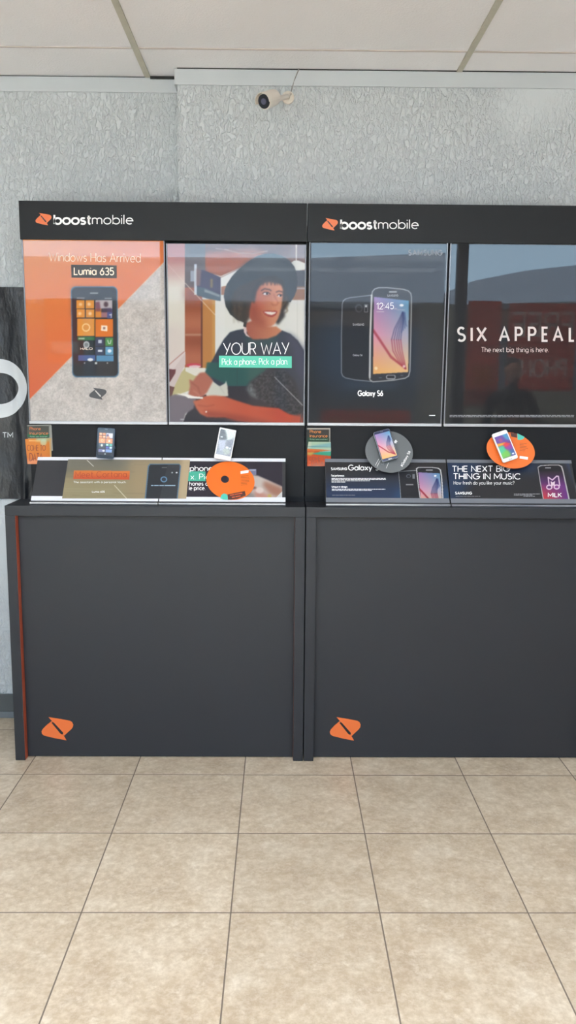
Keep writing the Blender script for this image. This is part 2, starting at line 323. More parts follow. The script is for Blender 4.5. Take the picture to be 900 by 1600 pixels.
def floor_mat():
    m = mat('beige ceramic floor tile', (190, 172, 146), .32, spec=.5); nt = m.node_tree; b = nt.nodes['Principled BSDF']; N, L = nt.nodes, nt.links
    geo = N.new('ShaderNodeNewGeometry'); sep = N.new('ShaderNodeSeparateXYZ'); L.new(geo.outputs['Position'], sep.inputs[0])
    S = .45946
    def mth(op, a, c=None):
        n = N.new('ShaderNodeMath'); n.operation = op
        for i, v in enumerate((a, c)):
            if v is None: continue
            if isinstance(v, (int, float)): n.inputs[i].default_value = v
            else: L.new(v, n.inputs[i])
        return n.outputs[0]
    tx = mth('DIVIDE', mth('ADD', sep.outputs[0], 1.064+20*S), S); ty = mth('DIVIDE', mth('ADD', sep.outputs[1], -3.2616+20*S), S)
    def edge(t): f = mth('FRACT', t); return mth('MINIMUM', f, mth('SUBTRACT', 1.0, f))
    d = mth('MINIMUM', edge(tx), edge(ty)); grout = mth('LESS_THAN', d, .0048)
    cx = N.new('ShaderNodeCombineXYZ'); L.new(mth('FLOOR', tx), cx.inputs[0]); L.new(mth('FLOOR', ty), cx.inputs[1])
    wn = N.new('ShaderNodeTexWhiteNoise'); wn.noise_dimensions = '2D'; L.new(cx.outputs[0], wn.inputs['Vector'])
    off = N.new('ShaderNodeVectorMath'); off.operation = 'SCALE'; off.inputs[3].default_value = 9; L.new(wn.outputs['Color'], off.inputs[0])
    ad = N.new('ShaderNodeVectorMath'); ad.operation = 'ADD'; L.new(geo.outputs['Position'], ad.inputs[0]); L.new(off.outputs[0], ad.inputs[1])
    def noise(sc, det, rough=.6):
        n = N.new('ShaderNodeTexNoise'); n.inputs['Scale'].default_value = sc; n.inputs['Detail'].default_value = det; n.inputs['Roughness'].default_value = rough
        L.new(ad.outputs[0], n.inputs['Vector']); return n.outputs[0]
    def ramp(src, stops):
        r = N.new('ShaderNodeValToRGB'); L.new(src, r.inputs[0]); e = r.color_ramp.elements
        e[0].position, e[0].color = stops[0][0], (*lin(stops[0][1]), 1); e[1].position, e[1].color = stops[1][0], (*lin(stops[1][1]), 1)
        for p_, c in stops[2:]: q = e.new(p_); q.color = (*lin(c), 1)
        return r.outputs[0]
    def mixc(f, a, c, mode='MIX'):
        x = N.new('ShaderNodeMix'); x.data_type = 'RGBA'; x.blend_type = mode
        if isinstance(f, (int, float)): x.inputs[0].default_value = f
        else: L.new(f, x.inputs[0])
        for i, v in ((6, a), (7, c)):
            if isinstance(v, tuple): x.inputs[i].default_value = (*lin(v), 1)
            else: L.new(v, x.inputs[i])
        return x.outputs[2]
    base = ramp(noise(7, 7, .65), [(.34, (178, 157, 131)), (.66, (221, 206, 183)), (.5, (200, 181, 154))])
    fine = ramp(noise(42, 8, .75), [(.42, (186, 164, 138)), (.66, (240, 228, 210))])
    col = mixc(.4, base, fine)
    col = mixc(ramp(noise(26, 6, .7), [(.56, (0, 0, 0)), (.68, (170, 170, 170))]), col, (238, 228, 212))
    tone = mth('ADD', mth('MULTIPLY', wn.outputs['Value'], .1), .95)
    vm = N.new('ShaderNodeVectorMath'); vm.operation = 'SCALE'; L.new(col, vm.inputs[0]); L.new(tone, vm.inputs[3])
    L.new(mixc(grout, vm.outputs[0], (122, 108, 96)), b.inputs['Base Color'])
    L.new(mth('ADD', mth('MULTIPLY', grout, .5), .3), b.inputs['Roughness'])
    bu = N.new('ShaderNodeBump'); bu.inputs['Distance'].default_value = .002; bu.inputs['Strength'].default_value = .6
    hgt = mth('ADD', mth('MULTIPLY', mth('SUBTRACT', 1.0, grout), 1.0), mth('MULTIPLY', noise(60, 3), .12))
    L.new(hgt, bu.inputs['Height']); L.new(bu.outputs[0], b.inputs['Normal'])
    return m
WALL = wall_mat('knockdown wall paint', (208, 214, 218))
PLAIN = mat('smooth grey white trim', (198, 204, 209), .6, var=(5, .03))
CEIL = mat('ceiling tile', (244, 242, 244), .9, spec=.2, bump=(140, .0016, (1, 1, 1), 3), var=(2, .03))
TBAR = mat('aged ceiling grid bar', (192, 188, 172), .5, var=(30, .12))
def sbox(name, *a, m=WALL, bevel=0, label=None):
    b = MB(); b.box(*a); return structure(b.build(name, m, bevel=bevel, label=label))
sbox('floor', XL-.1, XR+.1, YF-.1, YW+.1, -.1, 0, m=floor_mat())
sbox('ceiling', XL-.1, XR+.1, YF-.1, YW+.1, H, H+.1, m=CEIL)
b = MB()   # back wall: set-back bay at the left, furred-out part at the right
b.slab([(XL-.1, YW, 0), (XC, YW, 0), (XC, YC, 0), (XR+.1, YC, 0), (XR+.1, YW+.1, 0), (XL-.1, YW+.1, 0)], (0, 0, H))
structure(b.build('wall_back', WALL))
sbox('wall_left', XL-.1, XL, YF-.1, YW, 0, H)
sbox('wall_right', XR, XR+.1, YF-.1, YC, 0, H)
# flat bands under the ceiling
sbox('trim_1', XL, XC-.001, YW-.006, YW, 2.879, 2.94, m=PLAIN)
b = MB(); b.slab([(XC-.012, YW-.007, 2.879), (XC-.012, YC-.006, 2.879), (XR, YC-.006, 2.879), (XR, YC, 2.879), (XC, YC, 2.879), (XC, YW-.007, 2.879)], (0, 0, .063))
structure(b.build('trim_2', PLAIN))
b = MB(); b.box(XL, XC-.001, YW-.004, YW, .436, .452); structure(b.build('trim_3', PLAIN, bevel=.002))
# painted gap shade: shade put in as thin dark strips where ceiling tiles stop short
GAP_SHADE = mat('painted gap shade', (40, 42, 44), .9)
b = MB(); b.box(XL, -.6, YW-.004, YW, 2.9405, 2.9435); b.box(-.578, XC-.014, YW-.012, YW, 2.934, 2.9445); structure(b.build('trim_40', GAP_SHADE))
b = MB(); b.box(XC, XR, YC-.009, YC, 2.9425, 2.9455); structure(b.build('trim_41', GAP_SHADE))
# ceiling grid bars
k = 4
for x in (-1.932, -.59, .755, 2.10): sbox('trim_%d' % k, x-.012, x+.012, YF, YC-.008 if x > XC else YW-.008, H-.006, H, m=TBAR); k += 1
for y in (3.563, 2.953, 2.343, 1.733, 1.123, .513, -.097, -.707, -1.317): sbox('trim_%d' % k, XL, XR, y-.004, y+.004, H-.0035, H+.001, m=mat('grid cross bar', (196, 186, 180), .6)); k += 1
BASE = mat('grey vinyl base', (82, 87, 89), .35)
b = MB(); b.box(XL, XC, YW-.008, YW, .03, .118); b.slab([(XL, YW-.008, .03), (XL, YW-.02, .0), (XL, YW, 0), (XL, YW, .03)], (XC-XL, 0, 0))
structure(b.build('baseboard_back', BASE, bevel=.002))
b = MB(); b.box(XC, XR, YC-.01, YC, 0, .118); structure(b.build('baseboard_back.001', BASE, bevel=.002))
# ------------------------------------------------------------------ storefront behind the camera
ALU = mat('bronze grey window frame', (92, 98, 106), .4, metal=.3)
def glass_mat():
    m = bpy.data.materials.new('window glass'); m.use_nodes = True; nt = m.node_tree; nt.nodes.remove(nt.nodes['Principled BSDF'])
    t = nt.nodes.new('ShaderNodeBsdfTransparent'); t.inputs[0].default_value = (.95, .97, .96, 1); g = nt.nodes.new('ShaderNodeBsdfGlossy'); g.inputs['Roughness'].default_value = 0
    f = nt.nodes.new('ShaderNodeFresnel'); f.inputs[0].default_value = 1.45; mx = nt.nodes.new('ShaderNodeMixShader')
    nt.links.new(f.outputs[0], mx.inputs[0]); nt.links.new(t.outputs[0], mx.inputs[1]); nt.links.new(g.outputs[0], mx.inputs[2])
    nt.links.new(mx.outputs[0], nt.nodes['Material Output'].inputs[0]); return m
GLASS = glass_mat()
def translucent(name, rgb, t=.6):
    m = mat(name, rgb, .7); nt = m.node_tree; b = nt.nodes['Principled BSDF']; q = nt.nodes.new('ShaderNodeBsdfTranslucent'); q.inputs[0].default_value = (*lin(rgb), 1)
    mx = nt.nodes.new('ShaderNodeMixShader'); mx.inputs[0].default_value = t; nt.links.new(b.outputs[0], mx.inputs[1]); nt.links.new(q.outputs[0], mx.inputs[2]); nt.links.new(mx.outputs[0], nt.nodes['Material Output'].inputs[0]); return m
uprights = [XL, -1.2, .27, 1.84, XR]
for i, (a, c) in enumerate(zip(uprights, uprights[1:])):
    f = MB(); y0, y1 = YF-.08, YF
    l_ = .03 if a != 1.84 else .06; r_ = .03 if c != 1.84 else .05
    f.box(a, a+l_, y0, y1, 0, H); f.box(c-r_, c, y0, y1, 0, H); f.box(a+l_, c-r_, y0, y1, 0, .08); f.box(a+l_, c-r_, y0, y1, H-.02, H)
    w = structure(f.build('window_%d' % (i+1), ALU))
    g = MB(); g.box(a+l_, c-r_, YF-.045, YF-.04, .08, H-.02); g.build('pane', GLASS, w)
# grey board panel across the lower right window
b = MB()
for j in range(13): z_ = .1+j*.105; b.face([(1.9, YF-.02, z_), (XR-.05, YF-.02, z_), (XR-.05, YF-.03, z_+.1), (1.9, YF-.03, z_+.1)])
structure(b.build('trim_30', translucent('grey slat blind', (150, 146, 130), .5)))
# red hanging posters facing the room
RED = translucent('faded red poster', (196, 84, 66)); RTXT = mat('poster lettering', (250, 236, 230), .6); RYEL = translucent('poster yellow', (222, 150, 60))
def hang(name, x0, x1, z0, z1, lines, label):
    b = MB(); b.face([(x0, YF+.004, z0), (x1, YF+.004, z0), (x1, YF+.004, z1), (x0, YF+.004, z1)], 0)
    for (s, fx0, fx1, zb, cap) in lines:
        def to(X, Y, x0=x0, x1=x1): return Vector((x0+X*(x1-x0), YF+.0055, Y))
        n = sum(0.42 if c == ' ' else GL[c][0]+.2 for c in s)-.2; k = (fx1-fx0)*(x1-x0)/n/cap
        adv = 0
        for ch in s:
            if ch == ' ': adv += .42; continue
            for st in strokes(ch):
                vs, fs = strip([((adv+px)*cap*k, py*cap) for px, py in st], .13*cap)
                # facing the room (+y): reads left to right for someone inside looking out, i.e. towards -x
                b.add([(x1-fx0*(x1-x0)-vx, YF+.0055, zb+vz) for vx, vz in vs], fs, 1)
            adv += GL[ch][0]+.2
    return b
b = hang('a', 2.34, 3.04, 1.45, 2.34, [('FREE', .06, .94, 2.02, .22), ('PHONE', .12, .9, 1.6, .17)], '')
tag(b.build('window_poster', [RED, RTXT]), 'faded red poster reading FREE PHONE hung inside shop window', 'poster', 'red posters in the shop window')
b = hang('b', 1.92, 2.26, 1.3, 2.36, [], ''); b.face([(1.98, YF+.006, 1.5), (2.2, YF+.006, 1.5), (2.2, YF+.006, 1.72), (1.98, YF+.006, 1.72)], 2)
tag(b.build('window_poster', [RED, RTXT, RYEL]), 'narrow red poster with yellow panel hung inside shop window', 'poster', 'red posters in the shop window')
b = hang('c', -2.42, -2.03, 1.7, 2.35, [], ''); b.face([(-2.37, YF+.006, 1.8), (-2.08, YF+.006, 1.8), (-2.08, YF+.006, 1.92), (-2.37, YF+.006, 1.92)], 1)
tag(b.build('window_poster', [RED, RTXT]), 'small red poster hung inside the far left shop window', 'poster', 'red posters in the shop window')
b = hang('d', .42, 1.36, .98, 1.24, [], ''); [b.face([(x, YF+.006, 1.04), (x+.12, YF+.006, 1.04), (x+.12, YF+.006, 1.16), (x, YF+.006, 1.16)], 2) for x in (.5, .72, 1.02)]
tag(b.build('window_poster', [RED, RTXT, RYEL]), 'long low red sign with yellow squares across the middle shop window', 'poster', 'red posters in the shop window')
b = MB()
for j in range(20): z_ = .1+j*.112; b.face([(1.42, YF-.02, z_), (1.78, YF-.02, z_), (1.78, YF-.03, z_+.1), (1.42, YF-.03, z_+.1)])
structure(b.build('trim_31', translucent('grey vertical slat blind', (150, 150, 140), .5)))
# outdoors: forecourt and the building across it
sbox('ground', -40, 40, -45, YF-.1, -.25, -.15, m=mat('pale concrete forecourt', (188, 184, 176), .9, var=(.6, .1)))
b = MB(); b.box(-24, 24, -22, -13.2, -.15, 3.0, 0); b.slab([(-24, -11.2, 3.05), (3.5, -11.2, 3.05), (3.5, -11.2, 4.08), (.6, -11.2, 3.95), (-24, -11.2, 3.9)], (0, -9, 0), 1)
b.slab([(3.62, -11.15, 3.0), (12, -11.15, 3.3), (12, -11.15, 4.5), (5.2, -11.15, 3.72), (4.1, -11.15, 3.5), (3.62, -11.15, 3.3)], (0, -9, 0), 1)
for j in range(-5, 6): b.box(j*4.2-.12, j*4.2+.12, -11.5, -11.3, -.15, 3.05, 2); b.box(j*4.2+.6, j*4.2+3.4, -13.2, -13.15, .3, 2.6, 2)
tag(b.build('building', [mat('brown siding', (96, 84, 76), .8), mat('slate fascia', (88, 98, 112), .7), mat('shop front glazing', (40, 44, 50), .2)]), 'low shop building with slate fascia and flat roof across the forecourt', 'building')
# ceiling lights added out of view as main fill over the shop floor
DIFF = mat('fill light diffuser', (246, 250, 255), .6, emit=FILL_LAMP)
for x in (-1.26, .08, 1.43):
    for y in (.82, -.4):
        t = thing('ceiling_fill_light', (x, y, H-.012), 'added recessed white ceiling fill light, %s, %s row' % ({-1.26: 'left', .08: 'middle', 1.43: 'right'}[x], 'front' if y > 0 else 'rear'), 'ceiling fill light', 'added ceiling fill lights')
        b = MB(); x0, x1, y0, y1 = x-.6, x+.6, y-.28, y+.28
        for a in ((x0, x1, y0, y0+.02), (x0, x1, y1-.02, y1), (x0, x0+.02, y0+.02, y1-.02), (x1-.02, x1, y0+.02, y1-.02)): b.box(*a, H-.016, H-.001)
        b.build('light_frame', PLAIN, t); b = MB(); b.box(x0+.02, x1-.02, y0+.02, y1-.02, H-.01, H-.004); b.build('diffuser', DIFF, t)
# ================================================================== DISPLAY UNITS
YB, YFR = 3.570, 3.393            # backboard face, counter front
PB = Plane((0, YB, 0)); PH = Plane((0, 3.54, 0)); PF = Plane((0, 3.428, 0)); P0 = Plane((0, YFR, 0))
tilt_v = Vector((0, .12, .167)).normalized(); SL = Plane((0, 3.445, 1.131), v=tilt_v)   # face of the sloping sign holders
LOGO_MATS = [M['vinyl_orange'], M['dark_ink']]
def wordmark(mb, x0, x1, ybase, cap):
    m = x0 + (x1-x0)*.475
    text(mb, PH, 'boost', x0, ybase, cap, .21, m-1.2, off=.0006, gap=.2, sx=1.18)
    text(mb, PH, 'mobile', m+1.2, ybase, cap, .11, x1, off=.0006, gap=.2, sx=1.1)
def display_unit(side, xl, xr, bx0, bx1, label):
    u = thing('display_unit', ((xl+xr)/2, 3.5, 0), label, 'display unit', 'phone shop display units')
    lw = .042
    for k, (a, c) in enumerate(((xl, xl+lw), (xr-lw, xr))):
        b = MB(); b.box(a, c, YFR, 3.60, 0, 1.071); leg = b.build('leg', M['laminate'], u, bevel=.0015)
        if side == 0:
            x = c if k == 0 else a
            b = MB(); b.box(min(x, x+(.0012 if k == 0 else -.0012)), max(x, x+(.0012 if k == 0 else -.0012)), YFR+.002, 3.428, .002, 1.071)
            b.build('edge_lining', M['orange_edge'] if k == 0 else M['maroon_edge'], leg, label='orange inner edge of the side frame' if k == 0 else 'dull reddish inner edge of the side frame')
    b = MB(); b.box(xl, xr, YFR, 3.60, 1.0712, 1.113); b.build('countertop', M['laminate'], u, bevel=.0015)
    b = MB(); b.box(xl+lw+.0015, xr-lw-.0015, 3.428, 3.446, .004, 1.071); fp = b.build('front_panel', M['laminate'], u)
    b = MB()
    if side == 0: emblem(b, PF, 65, 1120, 114.5, 1156.5)
    else: emblem(b, PF, 515.5, 1120, 563.5, 1157)
    b.build('logo', LOGO_MATS, fp, label='orange folded-tag logo on the lower panel')
    b = MB(); b.box(bx0, bx1, YB, 3.605, 1.113, 2.344); b.build('backboard', M['laminate_back'], u, bevel=.001)
    b = MB(); b.box(bx0, bx1, 3.54, YB, 2.198, 2.350); hd = b.build('header_board', M['header'], u, bevel=.0015)
    b = MB()
    if side == 0: emblem(b, PH, 55.5, 332.5, 80.5, 352)
    else: emblem(b, PH, 503.5, 340.5, 528, 360)
    b.build('logo', LOGO_MATS, hd, label='orange folded-tag logo on the header')
    b = MB()
    if side == 0: wordmark(b, 85, 207.5, 350, 14.2)
    else: wordmark(b, 533, 653.5, 357.3, 14.2)
    b.build('lettering', M['vinyl_white'], hd, label='white shop name lettering on the header')
    # two sloping sign holders standing on the counter
    spans = ((49, 247.5), (249, 446)) if side == 0 else ((509, 702), (704, 903))
    for a, c in spans:
        A, Cc = SL.hit(a, 780, -.004), SL.hit(c, 780, -.004)
        o = SL.n
        def pt(x, s, w): return Vector((x, SL.o.y, SL.o.z)) + SL.v*s + o*w
        x0, x1 = A.x, Cc.x; Ls = .2056
        b = MB(); b.slab([pt(x0, -.008, -.006), pt(x0, Ls, -.006), pt(x0, Ls, -.002), pt(x0, -.008, -.002)], (x1-x0, 0, 0))
        b.slab([(x0, 3.425, 1.113), (x0, 3.56, 1.113), (x0, 3.56, 1.117), (x0, 3.425, 1.117)], (x1-x0, 0, 0))
        b.slab([(x0, 3.43, 1.116), (x0, 3.434, 1.116), pt(x0, -.006, -.004), pt(x0, -.006, .001)], (x1-x0, 0, 0))
        for xx in (x0, x1-.003): b.slab([(xx, 3.45, 1.115), (xx, 3.56, 1.115), tuple(pt(xx, Ls-.01, -.006)), tuple(pt(xx, .0, -.006))], (.003, 0, 0))
        h = b.build('sign_holder', M['sign_back'], u)
        for s0, s1, nm in ((-.004, .018, 'lower_channel'), (Ls-.013, Ls+.003, 'upper_channel')):
            b = MB(); b.slab([pt(x0, s0, -.0011), pt(x0, s1, -.0011), pt(x0, s1, -.0003), pt(x0, s0, -.0003)], (x1-x0, 0, 0))
            b.build('channel', M['white_strip'] if side == 0 else M['channel'], h, label='pale strip along one edge of the sign holder')
        b = MB(); b.slab([(x0, 3.426, 1.117), (x0, 3.4275, 1.117), (x0, 3.4275, 1.1235), (x0, 3.426, 1.1235)], (x1-x0, 0, 0)); b.build('lip', M['clear'], h)
    return u
display_unit(0, -1.138, .1045, -1.075, .1035, 'dark grey phone display unit with orange inner edge, orange sign at its upper left')
display_unit(1, .1085, 1.355, .1075, 1.2875, 'dark grey phone display unit at the right, cut off by the frame edge')
# ------------------------------------------------------------------ posters
def lean(z): return 3.556 - .010*(z-1.44)/.75     # top of each sheet leans a little forward under the header
def poster(x0, x1, z0, z1, cv, label, cat='poster', marks=None, mark_mats=()):
    cxm = (x0+x1)/2
    r = thing('framed_poster', (cxm, 3.55, z0), label, cat, 'framed posters on the display units')
    c = [(x0+.003, lean(z0), z0+.008), (x1-.003, lean(z0), z0+.008), (x1-.003, lean(z1), z1), (x0+.003, lean(z1), z1)]
    c = [(x, y, z) for x, y, z in c]
    n = (int((x1-x0)/.0018), int((z1-z0)/.0018))
    s = sheet('poster_print', c, px_paint(cv), n, M['print'], r, thick=.002, marks=marks, mark_mats=mark_mats)
    for a, e in ((x0, x0+.005), (x1-.005, x1)):
        b = MB(); b.slab([(a, lean(z0)-.004, z0), (a, lean(z0)+.011, z0), (a, lean(z1)+.011, z1), (a, lean(z1)-.004, z1)], (e-a, 0, 0)); b.build('frame_side', M['clear'], r, bevel=.001)
    b = MB(); b.box(x0, x1, lean(z0)-.006, lean(z0)+.0138, z0, z0+.0125); b.build('frame_bottom', M['silver'], r, bevel=.002)
    return r

PP = Plane((0, lean(1.44), 1.44), v=Vector((0, lean(2.19)-lean(1.44), .75)))
def ex(px, py): return PP.hit(px, py).x
Z0 = 1.4425
INK = [M['white_ink'], M['grey_ink'], M['dark_ink'], M['warm_white']]
# ---- poster 1: orange and concrete with a phone
cv = Canvas(28, 368, 268, 670, 2.5, (204, 196, 190))
cv.noise(14, 9); cv.noise(5, 9); cv.noise(1.6, 13); cv.noise(.9, 12)
def og(X, Y):
    t = np.clip((Y-373)/250, 0, 1)[..., None]; q = np.clip((X-36)/220, 0, 1)[..., None]
    return np.array((232, 146, 70))*(1-t)*(1-.5*q) + np.array((224, 106, 62))*(1-(1-t)*(1-.5*q))
cv.poly([(20, 360), (270, 360), (270, 396), (256, 409.5), (46, 624), (20, 650)], og)
cv.line([(258, 408), (46, 625)], 1.0, (240, 190, 150), .6)
cv.view(100, 440, 9)
RR = lambda x0, y0, x1, y1, r, sk=0, n=5: [(cx+r*math.cos(math.radians(a))+sk*(cy-y0)/(y1-y0), cy+r*math.sin(math.radians(a))) for cx, cy, a0 in ((x1-r, y0+r, -90), (x1-r, y1-r, 0), (x0+r, y1-r, 90), (x0+r, y0+r, 180)) for a in np.linspace(a0, a0+90, n)]
cv.poly(RR(94, 66, 752, 1350, 70, 22), (96, 132, 158)); cv.poly(RR(102, 76, 742, 1338, 66, 22), (58, 84, 108)); cv.poly(RR(112, 84, 734, 1328, 62, 22), (38, 40, 46))
cv.poly([(112, 84), (560, 84), (400, 230), (112, 520)], (60, 62, 68), .5, 4)
cv.rect(365, 152, 480, 170, (150, 150, 150)); cv.rect(180, 225, 290, 240, (150, 150, 150), .8); cv.rect(570, 228, 670, 242, (170, 170, 170), .8)
def og2(X, Y): return np.array((228, 152, 58)) + np.zeros(X.shape+(3,))
for a in ((175, 260, 290, 380), (305, 260, 422, 380), (180, 387, 295, 505), (308, 390, 425, 507), (186, 520, 430, 765)): cv.rect(*a, (230, 150, 56))
cv.rect(442, 528, 690, 775, (228, 118, 22)); cv.rect(440, 262, 680, 380, (190, 180, 184)); cv.rect(440, 380, 525, 507, (222, 138, 52)); cv.rect(525, 430, 605, 507, (160, 110, 120)); cv.rect(605, 380, 680, 515, (70, 80, 140))
cv.poly([(440, 290), (500, 280), (520, 420), (445, 420)], (120, 60, 80), .8, 1); cv.ell(590, 320, 32, 38, (70, 40, 50), .9, 1); cv.poly([(540, 380), (660, 370), (680, 430), (530, 430)], (60, 40, 70), .8, 1)
for x, y in ((232, 320), (352, 318), (222, 450), (366, 450)): cv.ell(x, y, 24, 24, (255, 225, 190), .75, 1)
cv.ell(310, 645, 58, 58, (255, 215, 150)); cv.ell(310, 645, 42, 42, (230, 150, 56)); cv.poly([(525, 615), (612, 620), (608, 700), (520, 690)], (255, 235, 215)); cv.rect(548, 638, 580, 670, (150, 110, 100))
cv.rect(660, 450, 668, 510, (240, 240, 245)); cv.rect(635, 462, 672, 474, (240, 240, 245)); cv.rect(632, 446, 640, 500, (240, 240, 245), .0)
cv.rect(190, 775, 435, 828, (50, 110, 60)); cv.rect(205, 790, 290, 812, (200, 220, 200), .8)
cv.rect(190, 828, 435, 1025, (34, 38, 40)); cv.ell(315, 888, 44, 50, (190, 195, 195), .95); cv.ell(315, 888, 28, 30, (110, 115, 118), .8)
cv.rect(440, 785, 560, 905, (48, 56, 86)); cv.rect(480, 820, 530, 866, (190, 196, 214)); cv.rect(580, 790, 690, 905, (72, 142, 74)); cv.line([(615, 825), (628, 872), (650, 872), (660, 825)], 10, (230, 240, 230))
cv.rect(440, 915, 565, 1030, (44, 60, 90)); cv.rect(478, 960, 538, 990, (220, 226, 236)); cv.rect(580, 915, 692, 1030, (94, 158, 196)); cv.ell(640, 975, 28, 24, (225, 240, 250))
cv.rect(200, 1035, 440, 1115, (72, 96, 150)); cv.ell(370, 1098, 40, 22, (240, 242, 248)); cv.rect(455, 1040, 696, 1120, (82, 142, 184))
for x in (290, 610): cv.ell(x, 1145, 12, 10, (170, 170, 172))
cv.rect(435, 1132, 468, 1160, (205, 210, 212))
cv.a = cv.blur(cv.a, .4)
mk = MB()
text(mk, PP, 'Windows Has Arrived', 76.5, 408, 13.5, .075, 219.5, gap=.17, slope=.012)
text(mk, PP, 'HALO', 125.8, 546.5, 3.2, .16, 144.5, sx=1.3)
flat(mk, PP, [(111, 413.6), (182.4, 414.6), (182.6, 434.8), (111.6, 433.8)], 2, .0003)
text(mk, PP, 'Lumia 635', 116, 429, 11, .15, 177.5, off=.0006, slope=.01)
PM = MB(); emblem(mk, PP, 139.5, 605.5, 166.5, 624.5, 2, 3)
poster(ex(46.3, 662), ex(262, 663), Z0, 2.205, cv, 'orange and concrete grey poster picturing a blue-edged phone with orange tiles', marks=mk, mark_mats=[M['warm_white'], M['grey_ink'], mat('grey box ink', (62, 63, 66), .45), mat('pale slot ink', (190, 184, 180), .5)])
# ---- poster 2: smiling person in a wide dark hat
cv = Canvas(255, 376, 484, 672, 2.2, (222, 222, 216)); cv.view(240, 330, 3.6)
cv.rect(60, 180, 180, 1200, lambda X, Y: np.array((178, 108, 100))*(1-np.clip((Y-260)/170, 0, 1)[..., None]) + np.array((220, 214, 202))*np.clip((Y-260)/170, 0, 1)[..., None])
cv.rect(60, 640, 176, 860, (214, 196, 190), .6, 8)
cv.poly([(178, 180), (870, 180), (870, 345), (700, 300), (490, 316), (380, 364), (300, 345), (178, 345)], (112, 74, 64))
cv.poly([(280, 235), (520, 215), (640, 230), (490, 318), (380, 364), (300, 345), (270, 300)], (170, 84, 42), .9, 3)
cv.poly([(420, 210), (570, 200), (600, 240), (500, 245)], (150, 110, 100), .5, 3)
cv.line([(400, 215), (480, 235), (560, 238), (640, 225)], 6, (190, 160, 140), .6, .5); cv.line([(350, 210), (420, 218)], 5, (190, 160, 150), .5)
cv.rect(176, 180, 290, 470, (92, 80, 80)); cv.rect(176, 430, 272, 885, lambda X, Y: np.array((164, 88, 56)) + 14*np.sin(Y/31)[..., None]); cv.rect(176, 425, 272, 500, (130, 72, 58), .7, 6)
cv.rect(270, 495, 346, 885, (186, 124, 62)); cv.rect(266, 495, 276, 885, (104, 54, 36)); cv.rect(330, 500, 346, 885, (198, 148, 80), .8, 1)
cv.rect(176, 690, 268, 700, (200, 170, 150), .6, 1)
cv.poly([(238, 322), (290, 335), (378, 372), (378, 506), (300, 492), (236, 470)], (56, 50, 80)); cv.poly([(240, 425), (290, 432), (378, 470), (378, 506), (300, 492), (240, 470)], (66, 82, 94))
cv.poly([(286, 438), (372, 470), (372, 484), (286, 454)], (150, 155, 160), .8, .5); cv.rect(320, 380, 332, 430, (170, 140, 70), .7, 1)
cv.rect(207, 335, 230, 395, (150, 154, 166)); cv.rect(229, 298, 243, 470, (196, 202, 214)); cv.poly([(240, 322), (268, 330), (262, 420), (240, 420)], (140, 100, 90), .7, 1)
cv.poly([(380, 365), (500, 312), (500, 330), (420, 400), (400, 415), (380, 420)], (222, 222, 220)); cv.line([(380, 372), (492, 318)], 4, (130, 90, 80), .8)
cv.poly([(380, 425), (420, 418), (400, 470), (380, 480)], (150, 90, 60), .9); cv.rect(346, 505, 400, 840, (224, 224, 220)); cv.rect(380, 470, 410, 520, (222, 222, 220))
cv.rect(770, 180, 870, 345, (128, 96, 88), .8, 3); cv.rect(799, 185, 806, 300, (226, 212, 200)); cv.poly([(756, 300), (790, 278), (815, 278), (870, 300), (870, 326), (805, 335)], (226, 224, 218))
cv.rect(790, 333, 870, 440, (74, 72, 78)); cv.rect(770, 425, 870, 500, (148, 100, 70), 1, 1); cv.rect(806, 430, 870, 440, (180, 180, 190), .6)
cv.rect(740, 500, 870, 800, (222, 222, 218)); cv.rect(806, 500, 811, 780, (205, 206, 202), .8)
# sweater, bag, counter
cv.poly([(335, 830), (360, 780), (395, 720), (430, 680), (470, 668), (510, 662), (560, 712), (640, 715), (722, 670), (770, 690), (812, 728), (845, 780), (870, 850), (870, 1120), (720, 1125), (560, 1100), (420, 1050), (380, 1000), (300, 925), (290, 905)], (50, 56, 70), 1, .5)
cv.poly([(735, 680), (790, 700), (870, 800), (870, 1000), (800, 900), (780, 780)], (62, 66, 92), .7, 4)
cv.poly([(300, 850), (640, 850), (640, 880), (600, 930), (540, 985), (430, 985), (290, 915)], (34, 86, 80), .9, 1); cv.poly([(510, 690), (600, 725), (700, 690), (690, 760), (530, 760)], (40, 82, 82), .6, 4)
cv.line([(470, 885), (470, 985)], 3, (40, 60, 60), .5)
cv.poly([(420, 985), (560, 985), (720, 1090), (860, 1090), (860, 1200), (160, 1200), (180, 1150), (240, 1050)], (44, 38, 46))
cv.poly([(515, 1000), (540, 960), (600, 915), (680, 875), (740, 890), (800, 960), (840, 1080), (835, 1150), (740, 1150), (690, 1095), (600, 1060), (540, 1040)], (44, 44, 50), .95, 2)
cv.poly([(520, 1000), (545, 965), (560, 990), (590, 1060), (545, 1040)], (110, 116, 118), .7, 2)
cv.noise(2.2, 22, cv.mask([(520, 1000), (600, 915), (740, 890), (840, 1080), (835, 1150), (740, 1150), (600, 1060)]))
cv.poly([(178, 880), (292, 884), (250, 950), (200, 1010), (110, 1040), (80, 1020), (130, 940)], (190, 178, 130)); cv.poly([(178, 878), (292, 882), (268, 930), (230, 925), (180, 900)], (222, 218, 206))
cv.poly([(80, 940), (178, 788), (180, 860), (105, 1010), (80, 1000)], (206, 188, 184)); cv.poly([(80, 860), (170, 785), (180, 795), (85, 925)], (216, 200, 196)); cv.line([(82, 868), (172, 790)], 4, (160, 96, 80), .8)
cv.poly([(84, 888), (125, 890), (122, 912), (92, 960), (82, 960)], (112, 58, 58)); cv.poly([(84, 980), (118, 990), (100, 1050), (82, 1050)], (110, 74, 66))
cv.ell(226, 866, 42, 11, (196, 66, 82)); cv.ell(232, 874, 34, 7, (224, 190, 194))
